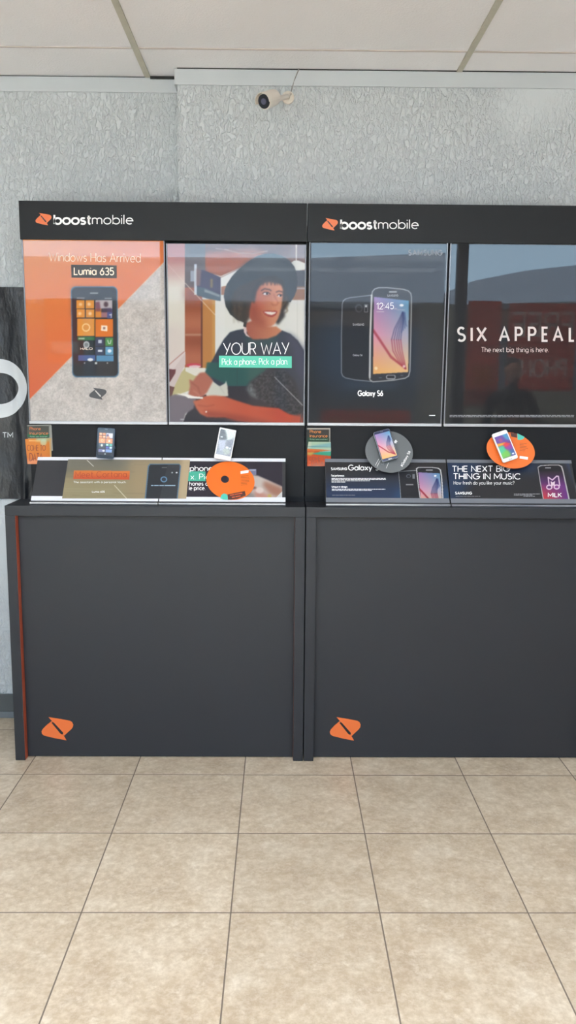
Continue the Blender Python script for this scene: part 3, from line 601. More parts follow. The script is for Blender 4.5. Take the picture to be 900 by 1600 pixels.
cv.poly([(78, 1045), (120, 1030), (240, 1050), (225, 1110), (180, 1140), (165, 1190), (78, 1195)], (118, 108, 116), 1, 1); cv.rect(150, 1168, 172, 1174, (190, 190, 194), .8)
cv.poly([(325, 955), (372, 985), (402, 968), (408, 952), (416, 985), (420, 1040), (300, 1050), (290, 1010)], (204, 202, 190), 1, .6); cv.line([(372, 985), (400, 1030)], 5, (174, 170, 160), .6, 1)
skin = lambda c1, c2, ax=0, lo=0, hi=1: (lambda X, Y: np.array(c1)*(1-np.clip(((X, Y)[ax]-lo)/(hi-lo), 0, 1)[..., None]) + np.array(c2)*np.clip(((X, Y)[ax]-lo)/(hi-lo), 0, 1)[..., None])
cv.poly([(290, 905), (320, 935), (335, 955), (300, 1020), (275, 1044), (230, 1048), (195, 1030), (205, 985), (200, 945), (222, 955), (240, 930), (262, 908)], (176, 104, 84), 1, .7)
cv.line([(215, 965), (250, 990), (262, 1030)], 6, (140, 76, 60), .6, 1); cv.line([(225, 1010), (262, 1038)], 5, (210, 140, 120), .6, 1)
cv.poly([(222, 1068), (262, 1058), (285, 1040), (340, 1036), (400, 1042), (470, 1066), (560, 1094), (640, 1102), (705, 1108), (760, 1140), (835, 1160), (835, 1196), (600, 1196), (480, 1180), (400, 1160), (300, 1158), (262, 1140), (240, 1110)], skin((196, 106, 76), (188, 66, 38), 0, 230, 700), 1, .8)
cv.poly([(285, 1120), (400, 1135), (600, 1170), (700, 1196), (480, 1190), (400, 1160), (300, 1158)], (138, 54, 40), .7, 3); cv.line([(250, 1092), (300, 1098), (340, 1090)], 5, (140, 60, 44), .6, 1); cv.ell(296, 1128, 5, 5, (240, 230, 220))
cv.poly([(790, 1150), (838, 1140), (838, 1200), (770, 1200)], (176, 70, 48), .7, 2); cv.line([(835, 1130), (825, 1195)], 6, (60, 60, 66), .8)
cv.poly([(122, 1024), (180, 1030), (235, 1042), (278, 1046), (278, 1056), (196, 1052), (178, 1040)], (244, 238, 232))
# neck, hair, face, hat
cv.poly([(512, 630), (560, 615), (650, 650), (690, 648), (722, 672), (690, 700), (640, 718), (560, 722), (530, 700)], skin((160, 84, 68), (196, 124, 88), 0, 520, 700), 1, .8); cv.poly([(506, 645), (520, 650), (524, 690), (545, 712), (520, 700), (508, 680)], (214, 190, 190)); cv.poly([(508, 620), (524, 622), (520, 654), (504, 648)], (40, 40, 46))
cv.poly([(395, 480), (399, 445), (412, 410), (440, 368), (470, 335), (505, 305), (545, 275), (585, 252), (630, 240), (680, 240), (725, 252), (765, 278), (792, 312), (806, 355), (809, 400), (804, 445), (792, 478), (770, 512), (745, 505), (700, 440), (600, 400), (520, 520), (530, 590), (510, 626), (470, 612), (430, 580), (405, 535)], (42, 47, 51))
cv.poly([(520, 290), (640, 250), (740, 270), (790, 330), (700, 340), (560, 330), (470, 370)], (54, 60, 64), .7, 6); cv.line([(520, 300), (600, 262), (700, 262), (760, 300)], 5, (30, 33, 36), .6, 1.5)
cv.poly([(440, 500), (450, 455), (480, 425), (540, 400), (600, 372), (680, 368), (728, 398), (745, 460), (768, 490), (758, 530), (735, 560), (740, 590), (700, 640), (660, 600), (600, 480), (560, 560), (540, 600), (520, 632), (470, 604), (445, 560)], (50, 44, 42), 1, 2)
for i in range(26):
    x, y = random.uniform(440, 515), random.uniform(455, 585); cv.line([(x, y), (x+random.uniform(-10, 8), y+22), (x+random.uniform(-4, 16), y+44)], random.uniform(3, 7), random.choice([(104, 84, 62), (76, 60, 48), (40, 36, 36)]), .5, 1.2)
for i in range(14):
    x, y = random.uniform(722, 752), random.uniform(470, 545); cv.line([(x, y), (x+random.uniform(-6, 10), y+16), (x-random.uniform(0, 16), y+32)], random.uniform(3, 6), random.choice([(140, 112, 74), (96, 74, 52), (60, 46, 40)]), .7, .8)
cv.poly([(560, 488), (572, 440), (600, 402), (642, 386), (690, 392), (720, 410), (727, 440), (725, 492), (721, 530), (712, 572), (700, 606), (682, 634), (658, 650), (628, 652), (590, 640), (556, 622), (540, 598), (540, 560), (548, 520)], skin((168, 86, 66), (206, 136, 102), 0, 550, 700), 1, .7)
cv.poly([(540, 560), (556, 500), (590, 520), (600, 590), (640, 625), (640, 655), (590, 643), (545, 612)], (138, 58, 46), .55, 5); cv.ell(604, 530, 24, 20, (204, 100, 78), .6, 5); cv.ell(646, 418, 36, 16, (222, 156, 122), .6, 5); cv.ell(652, 628, 22, 12, (206, 130, 100), .6, 4)
cv.poly([(548, 500), (560, 440), (590, 392), (640, 368), (690, 366), (728, 388), (730, 430), (712, 408), (680, 404), (650, 398), (625, 402), (600, 418), (580, 452), (566, 520)], (42, 38, 38), .95, 1.4)
for x in range(600, 724, 11): cv.line([(x, 385), (x+random.uniform(-6, 6), 414)], 6, (52, 42, 40), .7, .8)
cv.line([(606, 447), (624, 436), (652, 441), (660, 447)], 6.5, (66, 40, 36), .9, .6); cv.line([(690, 455), (704, 449), (724, 454)], 6, (66, 40, 36), .9, .6)
cv.ell(634, 466, 20, 10, (150, 84, 66), .5, 1.5); cv.ell(632, 465, 14, 6.5, (240, 232, 228), 1, .4); cv.ell(638, 464, 6.5, 6.5, (40, 28, 28)); cv.line([(614, 463), (624, 456), (644, 456), (656, 466)], 4, (44, 26, 26), .95); cv.line([(618, 476), (636, 478), (652, 472)], 3, (160, 90, 74), .7, .6)
cv.ell(709, 476, 10, 6, (228, 216, 214), 1, .4); cv.ell(714, 475, 5.5, 6, (40, 28, 28)); cv.line([(696, 473), (708, 467), (724, 472)], 4, (44, 26, 26), .95)
cv.line([(676, 468), (690, 498), (700, 516), (692, 527), (672, 528), (662, 520)], 5, (142, 72, 56), .7, 1); cv.ell(686, 512, 9, 11, (226, 146, 116), .8, 1.8)
cv.line([(604, 556), (596, 566), (604, 586)], 4, (140, 64, 52), .6, 1.2)
cv.poly([(612, 563), (640, 559), (668, 561), (686, 559), (697, 566), (688, 584), (670, 595), (646, 594), (626, 582)], (156, 58, 54), 1, .6); cv.poly([(620, 566), (644, 565), (668, 567), (691, 567), (682, 577), (664, 584), (640, 579)], (240, 230, 222), 1, .4)
for x in (636, 650, 664, 677): cv.line([(x, 566), (x+1, 580)], 1.2, (190, 170, 160), .6)
cv.line([(178, 405), (345, 582)], 3.2, (236, 214, 190), .95); cv.line([(76, 296), (178, 405)], 2.4, (236, 214, 200), .4); cv.line([(680, 932), (838, 1092)], 3.2, (220, 220, 222), .9)
cv.a = cv.blur(cv.a, .5)
mk = MB()
text(mk, PP, 'YOUR WAY', 349, 554, 18, .07, 451.5, gap=.13, slope=-.008)
flat(mk, PP, [(342.2, 555.8), (455.8, 556.6), (455.8, 575), (342.2, 574)], 1, .0003)
text(mk, PP, 'Pick a phone. Pick a plan.', 347, 570, 9.5, .085, 450, off=.0006, gap=.2, slope=-.006)
poster(ex(264, 663), ex(475.8, 665), Z0, 2.187, cv, 'photo poster of a smiling person in a wide dark hat reading YOUR WAY', marks=mk, mark_mats=[M['white_ink'], mat('mint ink', (82, 196, 168), .5)])
# ---- the two-phone artwork shared by poster 3 and its sign
def wallpaper(X, Y):      # X,Y in 0..1
    X, Y = np.clip(X, 0, 1)[..., None], np.clip(Y, 0, 1)[..., None]
    top = np.array((160, 128, 186))*(1-X) + np.array((84, 150, 190))*X; mid = np.array((226, 152, 176))*(1-X) + np.array((176, 178, 200))*X; bot = np.array((236, 176, 104))*(1-X) + np.array((240, 190, 130))*X
    return np.where(Y < .5, top*(1-2*Y)+mid*2*Y, mid*(2-2*Y)+bot*(2*Y-1))
def swirl(cv, f, w):
    """ribbons of the wallpaper; f maps 0..1 screen coordinates to drawing units"""
    for i, dx in enumerate((0, .035, .07, .1, .13)):
        a = [f(x, y) for x, y in ((.82+dx*.15, .17), (.74+dx, .26), (.6+dx*1.6, .4), (.52+dx*2, .55), (.56+dx*2, .7), (.72+dx*1.3, .84), (.93, .95))]
        cv.line(a[:4], w, (52, 60, 108), .75, .3); cv.line(a[3:], w, (150, 44, 72), .8, .3)
    for i in range(4): cv.line([f(.83+.02*i, .17), f(.84+.03*i, .34), f(.8+.05*i, .45-.03*i)], w*.9, (40, 62, 118), .6, .3)
    for i in range(4): cv.line([f(0, .42+.012*i), f(.2, .55+.012*i), f(.5, .76+.012*i), f(.92, .95)], w*1.1, (160, 44, 60), .6, .3)
cv = Canvas(474, 372, 702, 672, 2.2, (26, 28, 33)); cv.view(480, 375, 4)
cv.ell(230, 700, 190, 260, (36, 52, 72), .8, 22); cv.ell(660, 700, 130, 240, (40, 46, 62), .7, 20); cv.ell(400, 905, 180, 26, (50, 66, 84), .7, 6)
bp = [(219, 400), (226, 380), (240, 368), (270, 360), (402, 345), (402, 884), (300, 874), (240, 862), (222, 850), (214, 830), (214, 600)]
cv.poly(bp, (30, 32, 40)); cv.line(bp+bp[:1], 4.5, (176, 182, 188), .9)
cv.ell(322, 426, 24, 26, (70, 74, 82), 1, .4); cv.ell(324, 428, 16, 18, (34, 36, 42)); cv.line([(358, 404), (378, 404), (378, 450), (358, 450), (358, 404)], 3, (170, 174, 180)); cv.ell(368, 414, 6, 7, (230, 230, 230))
fp_ = [(403, 345), (408, 322), (422, 306), (446, 298), (500, 298), (600, 308), (632, 318), (648, 334), (652, 360), (648, 600), (642, 820), (634, 850), (612, 864), (540, 876), (470, 882), (410, 886), (392, 874), (388, 850), (396, 600)]
cv.poly(fp_, (44, 44, 50)); cv.line(fp_+fp_[:1], 6, (188, 188, 190)); cv.line([(403, 345), (394, 600), (391, 860)], 11, (206, 206, 206), 1)
scr = [(417, 355), (635, 379), (632, 826), (411, 838)]
cv.poly(scr, lambda X, Y: wallpaper((X-414)/220, (Y-360)/470))
def fs(x, y): return (417-6*y+(218+2*y)*x, 355+24*x+y*(483-36*x))
swirl(cv, fs, 5.5)
cv.ell(430, 802, 10, 10, (255, 232, 190), .8); cv.ell(605, 790, 9, 9, (240, 200, 200), .9); cv.ell(590, 408, 13, 8, (250, 250, 255)); cv.rect(512, 319, 560, 329, (200, 200, 200)); cv.rect(434, 446, 480, 450, (226, 214, 226), .7); cv.rect(560, 434, 610, 438, (226, 214, 226), .6); cv.rect(543, 428, 560, 432, (226, 214, 226), .7)
cv.poly(RR(494, 843, 551, 870, 9), (200, 200, 204)); cv.poly(RR(498, 847, 547, 866, 7), (36, 36, 42)); cv.rect(448, 858, 466, 864, (80, 100, 116)); cv.rect(582, 842, 600, 850, (80, 80, 90))
cv.a = cv.blur(cv.a, .35)
mk = MB()
text(mk, PP, 'SAMSUNG', 638.5, 398.6, 7.6, .21, 690.5, 1, slope=.003, gap=.36)
text(mk, PP, 'SAMSUNG', 605.2, 463.6, 3.2, .2, 622, 1, slope=-.03, gap=.36); text(mk, PP, 'SAMSUNG', 551.3, 508.6, 3.0, .2, 568.7, 1, gap=.36); text(mk, PP, 'Galaxy S6', 551.5, 556.2, 2.8, .18, 566, 1)
text(mk, PP, '12:45', 588.5, 483.2, 9.6, .1, 615, slope=-.02)
text(mk, PP, 'Galaxy S6', 559.5, 618.3, 7.8, .2, 598)
band(mk, PP, 670.5, 648.4, 680, 649.9)
poster(ex(480.2, 665), ex(689.6, 665.5), Z0, 2.201, cv, 'dark poster showing the front and back of one phone under a pale reflection', marks=mk, mark_mats=[M['white_ink'], M['grey_ink']])
# ---- poster 4: lettering on black
cv = Canvas(686, 372, 930, 672, 1, (27, 27, 30)); cv.ell(800, 540, 90, 60, (34, 33, 36), .7, 18)
mk = MB()
for ch, a, c in (('S', 62, 125), ('I', 160, 161), ('X', 200, 272), ('A', 358, 435), ('P', 470, 526), ('P', 563, 621), ('E', 659, 706), ('A', 737, 810), ('L', 850, 892)):
    a, c = 700+a/4.5, 700+c/4.5
    text(mk, PP, ch, a+1.4, 532.6, 20.5, .165, None if ch == 'I' else c-1.4, 1)
text(mk, PP, 'The next big thing is here.', 752.3, 550, 7.4, .1, 857, 1)
for y in (648.5, 650.6):
    x = 702.5
    while x < 897:
        w = random.uniform(3, 9); band(mk, PP, x, y, min(x+w, 897), y+1.2, 2); x += w+.8
poster(ex(692.8, 666), ex(905.5, 666.5), Z0, 2.201, cv, 'black poster reading SIX APPEAL in pale widely spaced letters', marks=mk, mark_mats=[M['white_ink'], mat('pale silver ink', (214, 208, 206), .4), M['grey_ink']])

# ================================================================== SIGN CARDS in the sloping holders
def card(name, q, cv, label, marks=None, mark_mats=(), w=-.00125):
    c = [SL.hit(x, y, w) for x, y in q]       # bl br tr tl
    o = sheet(name, c, px_paint(cv), (int((c[1]-c[0]).length/.0012), int((c[3]-c[0]).length/.0012)), M['card_print'], thick=.0005, marks=marks, mark_mats=mark_mats)
    return tag(o, label, 'sign', 'sloping sign cards above the counter')
def st(mb, *a, w=-.00125, **k): text(mb, SL, *a, off=w+.0003, **k)
# Meet Cortana
cv = Canvas(90, 710, 302, 784, 3, (150, 138, 108)); cv.rect(85, 705, 310, 738, (122, 120, 112), .8, 7); cv.rect(90, 750, 200, 790, (166, 154, 120), .7, 6); cv.poly([(200, 712), (300, 712), (296, 784), (200, 784)], (176, 154, 120), .8, 9)
cv.poly([(284, 714), (302, 714), (294, 784), (278, 784)], (206, 184, 150), .8, 3)
for i in range(16): y = random.uniform(716, 780); x = random.uniform(90, 220); cv.line([(x, y), (x+random.uniform(25, 80), y+1)], 1.2, random.choice([(186, 176, 142), (120, 110, 90)]), .25, .7)
cv.poly([(115.5, 735), (203, 736), (202, 749.5), (114.5, 748.5)], lambda X, Y: np.array((232, 132, 66))*(1-np.clip((Y-736)/12, 0, 1)[..., None])+np.array((222, 96, 62))*np.clip((Y-736)/12, 0, 1)[..., None])
cv.line([(136, 719), (146, 728.5)], 1, (228, 222, 214)); cv.line([(179, 758.5), (198, 779)], 1.1, (226, 212, 186))
cv.poly([(234, 724.5), (280, 724.5), (283, 728), (277.2, 784), (225.5, 784), (231, 728)], (98, 128, 152)); cv.poly([(235, 726), (279, 726), (281, 729), (275.5, 784), (227.5, 784), (232.8, 729)], (50, 54, 60)); cv.poly([(262, 726), (281, 726), (275.5, 784), (248, 784)], (64, 68, 74), .8)
cv.ell(256, 749, 5.2, 4.6, (110, 150, 186)); cv.ell(256, 749, 3.4, 3, (52, 60, 72)); cv.ell(269, 738.5, 1.2, 1.1, (190, 194, 200)); cv.ell(276, 738.5, 1.4, 1.2, (226, 226, 230)); cv.rect(253, 730, 261, 731.2, (120, 120, 122))
mk = MB()
st(mk, 'Meet Cortana', 118, 746, 9, .08, 198, w=.0015, gap=.22, slope=-.008)
st(mk, 'The assistant with a personal touch.', 115, 754.8, 3, .11, 197, 1, w=.0015)
st(mk, 'Lumia 635', 144, 769.6, 2.6, .17, 163.5, 1, w=.0015)
for a, c in ((236, 240), (241, 248), (249, 256), (257, 274)): flat(mk, SL, [(a, 758), (c, 758), (c, 759.2), (a, 759.2)], 2, .0018)
card('sign_card', [(97, 778.7), (291, 779.2), (297, 718.6), (106.5, 717.6)], cv, 'tan sign card with an orange title band and a dark phone picture', mk, [mat('burnt orange ink', (146, 52, 26), .5), M['white_ink'], mat('pale blue ink', (150, 176, 196), .5)], w=.0015)
# phone plan card
cv = Canvas(246, 714, 448, 786, 3, (52, 48, 60)); cv.view(290, 700, 5.625); cv.rect(-200, 205, 175, 292, (84, 196, 168)); cv.rect(555, 185, 622, 235, (124, 128, 160)); cv.rect(560, 190, 616, 198, (200, 204, 222))
cv.poly([(590, 235), (640, 245), (720, 280), (800, 318), (850, 340), (850, 455), (600, 455), (520, 440), (560, 330)], (206, 192, 184), 1, 1); cv.poly([(690, 290), (800, 330), (850, 352), (850, 400), (800, 430), (740, 400), (680, 330)], (166, 112, 92), .9, 3)
cv.poly([(600, 370), (700, 400), (760, 430), (700, 455), (600, 440)], (196, 120, 104), .7, 3); cv.ell(650, 372, 34, 26, (232, 214, 208), .9, 1); cv.ell(560, 432, 30, 20, (210, 206, 196)); cv.ell(600, 350, 24, 12, (120, 60, 50), .7, 1)
cv.rect(722, 408, 752, 450, (196, 176, 90), .9, 1); cv.poly([(790, 440), (850, 380), (850, 460), (790, 460)], (222, 222, 222)); cv.poly([(440, 420), (520, 380), (600, 400), (620, 455), (430, 455)], (148, 140, 136), .9, 2)
cv.line([(560, 250), (630, 250)], 5, (180, 160, 150), .6, 1)
mk = MB(); st(mk, 'phone', 297, 735.6, 7.8, .15, 332, sx=1.15); st(mk, 'x. Pick', 298, 749, 8.4, .1, 334); st(mk, 'hones a', 296, 758.5, 5.8, .14, 325); st(mk, 'le price.', 295.5, 765.5, 5.8, .14, 320.5)
card('sign_card', [(250, 781), (441, 781.6), (441, 720.4), (252, 719.4)], cv, 'dark phone plan sign card with pictured hands, partly under an orange disc', mk, [M['white_ink']])
# two-phone card
cv = Canvas(503, 714, 708, 790, 3, (52, 51, 54)); cv.rect(500, 752, 712, 800, (44, 62, 96), .9, 12); cv.rect(620, 765, 712, 800, (44, 84, 122), .8, 8); cv.view(505, 715, 4.5)
cv.poly([(530, 102), (560, 96), (650, 90), (690, 300), (548, 320)], (40, 41, 48)); cv.line([(548, 320), (540, 200), (530, 102), (560, 96), (655, 90)], 3, (176, 182, 188)); cv.ell(600, 130, 17, 13, (90, 96, 108)); cv.ell(601, 131, 11, 9, (40, 42, 50)); cv.rect(628, 116, 644, 148, (150, 154, 162), .8); cv.rect(582, 186, 634, 195, (190, 190, 194), .7)
cv.poly([(652, 76), (668, 66), (760, 66), (810, 72), (828, 84), (836, 130), (848, 320), (684, 320), (666, 200)], (206, 206, 208)); cv.poly([(660, 80), (672, 71), (760, 71), (806, 77), (820, 88), (828, 130), (840, 320), (690, 320), (672, 200)], (46, 46, 52))
cv.poly([(668, 104), (820, 110), (838, 320), (690, 320), (678, 210)], lambda X, Y: wallpaper((X-672)/160, (Y-104)/260)); swirl(cv, lambda x, y: (668+24*y+152*x, 104+270*y), 6); cv.rect(722, 84, 770, 91, (190, 190, 192)); cv.ell(788, 128, 9, 6, (250, 250, 252))
mk = MB(); st(mk, 'SAMSUNG', 517.5, 734.4, 3.8, .22, 542, gap=.36); st(mk, 'Galaxy S6', 544.5, 734.6, 8, .17, 598, sx=1.05)
st(mk, 'Fast performance.', 518, 744.4, 2.7, .2, 538); st(mk, 'Unique in design.', 518.5, 761.8, 2.7, .2, 543)
def lines(mb, x0, x1, ys, slot=0, hgt=.9):
    for j, y in enumerate(ys):
        x = x0
        while x < x1 - (0 if j < len(ys)-1 else (x1-x0)*.3):
            w = random.uniform(1.6, 6.5); flat(mb, SL, [(x, y), (min(x+w, x1), y), (min(x+w, x1), y+hgt), (x, y+hgt)], slot, -.00095); x += w+.7
lines(mk, 518, 603, (747, 748.9, 750.8)); lines(mk, 518, 540, (752.7,)); lines(mk, 518.5, 602, (763.9, 765.9)); lines(mk, 519, 563, (773.5,), 1, .5)
card('sign_card', [(510.5, 783), (701.6, 783.2), (696.6, 721.4), (508.6, 721.2)], cv, 'dark blue sign card with white small print and two pictured phones', mk, [M['white_ink'], M['grey_ink']])
# music card
cv = Canvas(692, 714, 910, 790, 3, (50, 50, 54)); cv.poly([(692, 714), (760, 714), (712, 790), (692, 790)], (40, 60, 92), .9, 8); cv.rect(790, 716, 840, 738, (44, 66, 104), .8, 8); cv.poly([(880, 714), (892, 714), (905, 745), (900, 760)], (70, 84, 120), .8, 4); cv.view(700, 715, 4.5)
cv.poly([(630, 66), (650, 54), (720, 50), (780, 50), (802, 60), (812, 90), (862, 320), (672, 320), (646, 170)], (196, 192, 196)); cv.poly([(635, 70), (654, 59), (720, 55), (776, 55), (794, 64), (803, 90), (852, 320), (678, 320), (651, 170)], (42, 40, 46))
def ms(X, Y):
    a = np.clip((Y-90)/110, 0, 1)[..., None]; r = np.clip((X-660-(Y-180)*.2)/150, 0, 1)[..., None]; g = np.clip((Y-170)/110, 0, 1)[..., None]
    return np.array((46, 42, 48))*(1-a) + a*(np.array((214, 66, 74))*(1-r)*g + np.array((118, 60, 138))*(1-(1-r)*g))
cv.poly([(640, 96), (805, 96), (852, 320), (678, 320), (655, 190)], ms); cv.rect(684, 68, 724, 76, (170, 170, 174))
N1 = [(712, 205), (704, 138), (734, 158), (764, 130), (776, 132), (786, 195)]
cv.line(N1, 8, (248, 214, 240)); cv.ell(712, 208, 22, 18, (248, 214, 240)); cv.ell(712, 208, 14, 10, (110, 60, 120)); cv.ell(764, 206, 22, 18, (248, 214, 240)); cv.ell(764, 206, 14, 10, (150, 70, 150)); cv.poly([(722, 165), (736, 175), (752, 165), (750, 205), (738, 195), (726, 215)], (248, 226, 236))
mk = MB(); st(mk, 'THE NEXT BIG', 706.8, 737, 8.6, .155, 796, slope=-.004); st(mk, 'THING IN MUSIC', 708.5, 748.5, 8.6, .155, 813, slope=.002)
st(mk, 'How fresh do you like your music?', 709, 757, 5.2, .1, 803.5, gap=.24); st(mk, 'SAMSUNG', 711.5, 772.4, 3.8, .22, 737, gap=.36); st(mk, 'MILK', 856.5, 776.4, 6, .17, 877.5)
lines(mk, 712, 767, (775.2,), 1, .5); lines(mk, 803, 844, (771.4, 773.2), 1, .9); lines(mk, 818, 842, (775,), 1, .9)
card('sign_card', [(704, 783.3), (903, 783.6), (888.5, 722), (698.8, 721.5)], cv, 'sign card reading THE NEXT BIG THING IN MUSIC with a purple phone picture', mk, [M['white_ink'], M['grey_ink']])
# ================================================================== PHONES
def tilted(px, py, Y, deg): c = Plane((0, Y, 0)).hit(px, py); a = math.radians(deg); return Plane(c, v=(0, math.sin(a), math.cos(a)))
def phone(q, Y, tilt, mats, inset, cvs, label, r=.008, th=.0085, extras=None, group='display phones above the sign cards'):
    cxp, cyp = sum(p_[0] for p_ in q)/4, sum(p_[1] for p_ in q)/4; pl = tilted(cxp, cyp, Y, tilt)
    tl, tr, br, bl = [pl.hit(*p_) for p_ in q]; v = ((tl+tr)-(bl+br)).normalized(); n = pl.n; u = v.cross(n).normalized()
    if u.x < 0: u = -u
    w = ((tr-tl).length+(br-bl).length)/2; h = ((tl-bl).length+(tr-br).length)/2; c = (tl+tr+br+bl)/4
    def P(a, b, z=0): return c + u*(a*w/2) + v*(b*h/2) + n*z
    def rr(s, z, rad, dx=1, dy=1):
        return [c + u*(sx*(w/2*dx-s-rad)+rad*math.cos(t)) + v*(sy*(h/2*dy-s-rad)+rad*math.sin(t)) + n*z for sx, sy, a0 in ((1, 1, 0), (-1, 1, 90), (-1, -1, 180), (1, -1, 270)) for t in [math.radians(a0+k*22.5) for k in range(5)]]
    base = P(0, -1); t = thing('smartphone', base, label, 'phone', group)
    b = MB(); b.slab(rr(0, -.0005, r), n*-th); b.build('body', mats[0], t, bevel=.0012)
    b = MB(); b.slab(rr(.0014, .0002, r*.85), n*-.002); b.build('glass_front', mats[1], t)
    l, rt, bo, to = inset
    sheet('screen', [P(l, bo, .0008), P(rt, bo, .0008), P(rt, to, .0008), P(l, to, .0008)], lambda P_, uu, vv: cvs.sample(uu*100, (1-vv)*180), (44, 78), M['screen'], t, thick=.0005, gain=1.05)
    b = MB(); b.slab([P(-.16, .9, .0004), P(.16, .9, .0004), P(.16, .915, .0004), P(-.16, .915, .0004)], n*.0004); b.build('earpiece', M['grey_ink'], t)
    back = P(0, .1, -th); d = Vector((back.x, YB-.0005, back.z))
    if tilt > 15: d = back - n*.009
    b = MB(); b.tube([back, (back+d)/2, d], .014, 16); b.build('mount', M['puck'], t, label='short black mount behind the phone')
    if extras: extras(t, P, n, u, v)
    return t
cv = Canvas(0, 0, 100, 180, 1.5, (40, 38, 42))
for a in ((2, 22, 24, 38), (27, 22, 48, 38), (2, 41, 24, 57), (27, 41, 48, 57)): cv.rect(*a, (236, 146, 88))
cv.rect(2, 60, 48, 94, (232, 140, 80)); cv.rect(52, 60, 98, 94, (236, 140, 84)); cv.rect(52, 22, 98, 57, (214, 206, 214)); cv.ell(62, 40, 8, 12, (110, 80, 100)); cv.rect(56, 46, 78, 57, (226, 150, 100)); cv.ell(75, 77, 7, 7, (255, 226, 190)); cv.ell(13, 30, 5, 5, (250, 210, 170)); cv.ell(37, 49, 5, 5, (250, 210, 170)); cv.ell(25, 77, 9, 9, (250, 206, 150)); cv.ell(25, 77, 6, 6, (232, 140, 80))
cv.rect(2, 97, 48, 132, (74, 78, 84)); cv.ell(24, 110, 8, 9, (206, 206, 190)); cv.rect(52, 97, 74, 113, (84, 170, 150)); cv.rect(77, 97, 98, 113, (96, 176, 150)); cv.rect(52, 116, 74, 132, (96, 104, 176)); cv.rect(77, 116, 98, 132, (120, 176, 222)); cv.ell(62, 105, 6, 5, (220, 240, 220)); cv.ell(88, 124, 7, 6, (226, 240, 250)); cv.rect(2, 136, 48, 158, (120, 122, 156)); cv.ell(38, 148, 9, 6, (226, 226, 240)); cv.rect(52, 136, 98, 158, (130, 158, 206)); cv.ell(50, 170, 5, 4, (200, 206, 206))
cv.a = cv.blur(cv.a, 1)
def e1(t, P, n, u, v):
    b = MB(); b.slab([P(1.0, -.12, -.002), P(1.05, -.14, -.002), P(1.13, -.32, -.002), P(1.07, -.33, -.002)], n*-.003); b.build('tether_clip', M['blue_plastic'], t)
phone([(152, 668.5), (180.3, 668.5), (177, 716.3), (150, 716.3)], 3.553, 7, (M['blue_plastic'], M['black_gloss']), (-.78, .82, -.8, .86), cv, 'slate blue phone with orange tiled screen standing above the tan sign card', extras=e1)
cv = Canvas(0, 0, 100, 180, 1.5, (150, 152, 158)); cv.poly([(0, 0), (40, 0), (60, 60), (20, 80), (0, 70)], (96, 96, 94), 1, 3); cv.poly([(30, 0), (100, 0), (100, 40), (60, 78), (45, 30)], (206, 212, 206), 1, 5); cv.poly([(0, 80), (50, 70), (50, 160), (20, 150)], (176, 178, 192), 1, 3); cv.poly([(55, 70), (100, 60), (100, 180), (60, 170)], (134, 134, 142), 1, 4); cv.ell(66, 122, 10, 9, (240, 242, 246), 1, 1); cv.ell(86, 124, 6, 7, (220, 226, 232), .9, 1); cv.rect(10, 50, 26, 58, (222, 222, 222), .9, 1); cv.ell(65, 150, 26, 22, (176, 182, 172), .8, 4); cv.rect(0, 152, 50, 176, (146, 150, 162), .7, 3); cv.noise(5, 16)
phone([(343.5, 668), (369.3, 672), (360.3, 720.5), (334, 715.5)], 3.545, 8, (M['white_plastic'], M['white_plastic']), (-.86, .9, -.72, .9), cv, 'white phone with grey screen leaning right, hung above the left orange disc', r=.003, extras=None)
cv = Canvas(0, 0, 100, 180, 1.5, (0, 0, 0)); cv.rect(-1, -1, 102, 182, lambda X, Y: wallpaper(X/100, Y/180)); swirl(cv, lambda x, y: (x*100, y*180), 3.4); cv.a = cv.blur(cv.a, .8)
def e3(t, P, n, u, v):
    b = MB(); b.slab([P(-.22, -.955, .0004), P(.22, -.955, .0004), P(.22, -.9, .0004), P(-.22, -.9, .0004)], n*.0006); b.build('home_button', M['silver'], t)
phone([(582.8, 675.3), (608.5, 669.5), (623, 716), (597.3, 721)], 3.512, 20, (M['navy_metal'], mat('deep navy glass', (54, 62, 92), .15)), (-.9, .9, -.83, .82), cv, 'silver edged phone with pink and blue wallpaper in front of the grey disc', extras=e3)
cv = Canvas(0, 0, 100, 180, 1.5, (120, 70, 140)); cv.rect(0, 0, 100, 60, (108, 84, 160), 1, 12); cv.poly([(60, 0), (100, 0), (100, 60), (75, 40)], (80, 160, 200), .9, 6); cv.poly([(0, 55), (60, 62), (60, 80), (0, 78)], (240, 170, 60), .95, 4); cv.poly([(40, 60), (100, 84), (60, 92)], (230, 90, 40), .9, 4); cv.poly([(30, 80), (70, 62), (88, 100), (60, 116)], (214, 60, 80), .95, 4); cv.poly([(0, 82), (40, 80), (50, 120), (0, 180)], (84, 196, 150), .95, 6); cv.poly([(40, 100), (100, 90), (100, 130), (60, 130)], (150, 70, 160), .9, 6); cv.poly([(0, 140), (50, 118), (80, 150), (60, 180), (0, 180)], (120, 196, 90), .95, 8); cv.poly([(60, 130), (100, 120), (100, 180), (70, 180)], (70, 110, 170), .9, 8); cv.poly([(20, 24), (44, 20), (50, 48), (28, 52)], (196, 80, 110), .6, 4); cv.ell(84, 164, 9, 6, (240, 246, 255), .9, 1)
def e4(t, P, n, u, v):
    b = MB(); b.slab([P(-.22, -.95, .0004), P(.22, -.95, .0004), P(.22, -.89, .0004), P(-.22, -.89, .0004)], n*.0006); b.build('home_button', M['silver'], t)
phone([(768, 677.5), (791.5, 671.8), (810.8, 716.3), (785.8, 722.3)], 3.512, 20, (M['white_plastic'], M['white_plastic']), (-.84, .86, -.76, .74), cv, 'white phone with rainbow coloured wallpaper in front of the right orange disc', extras=e4)
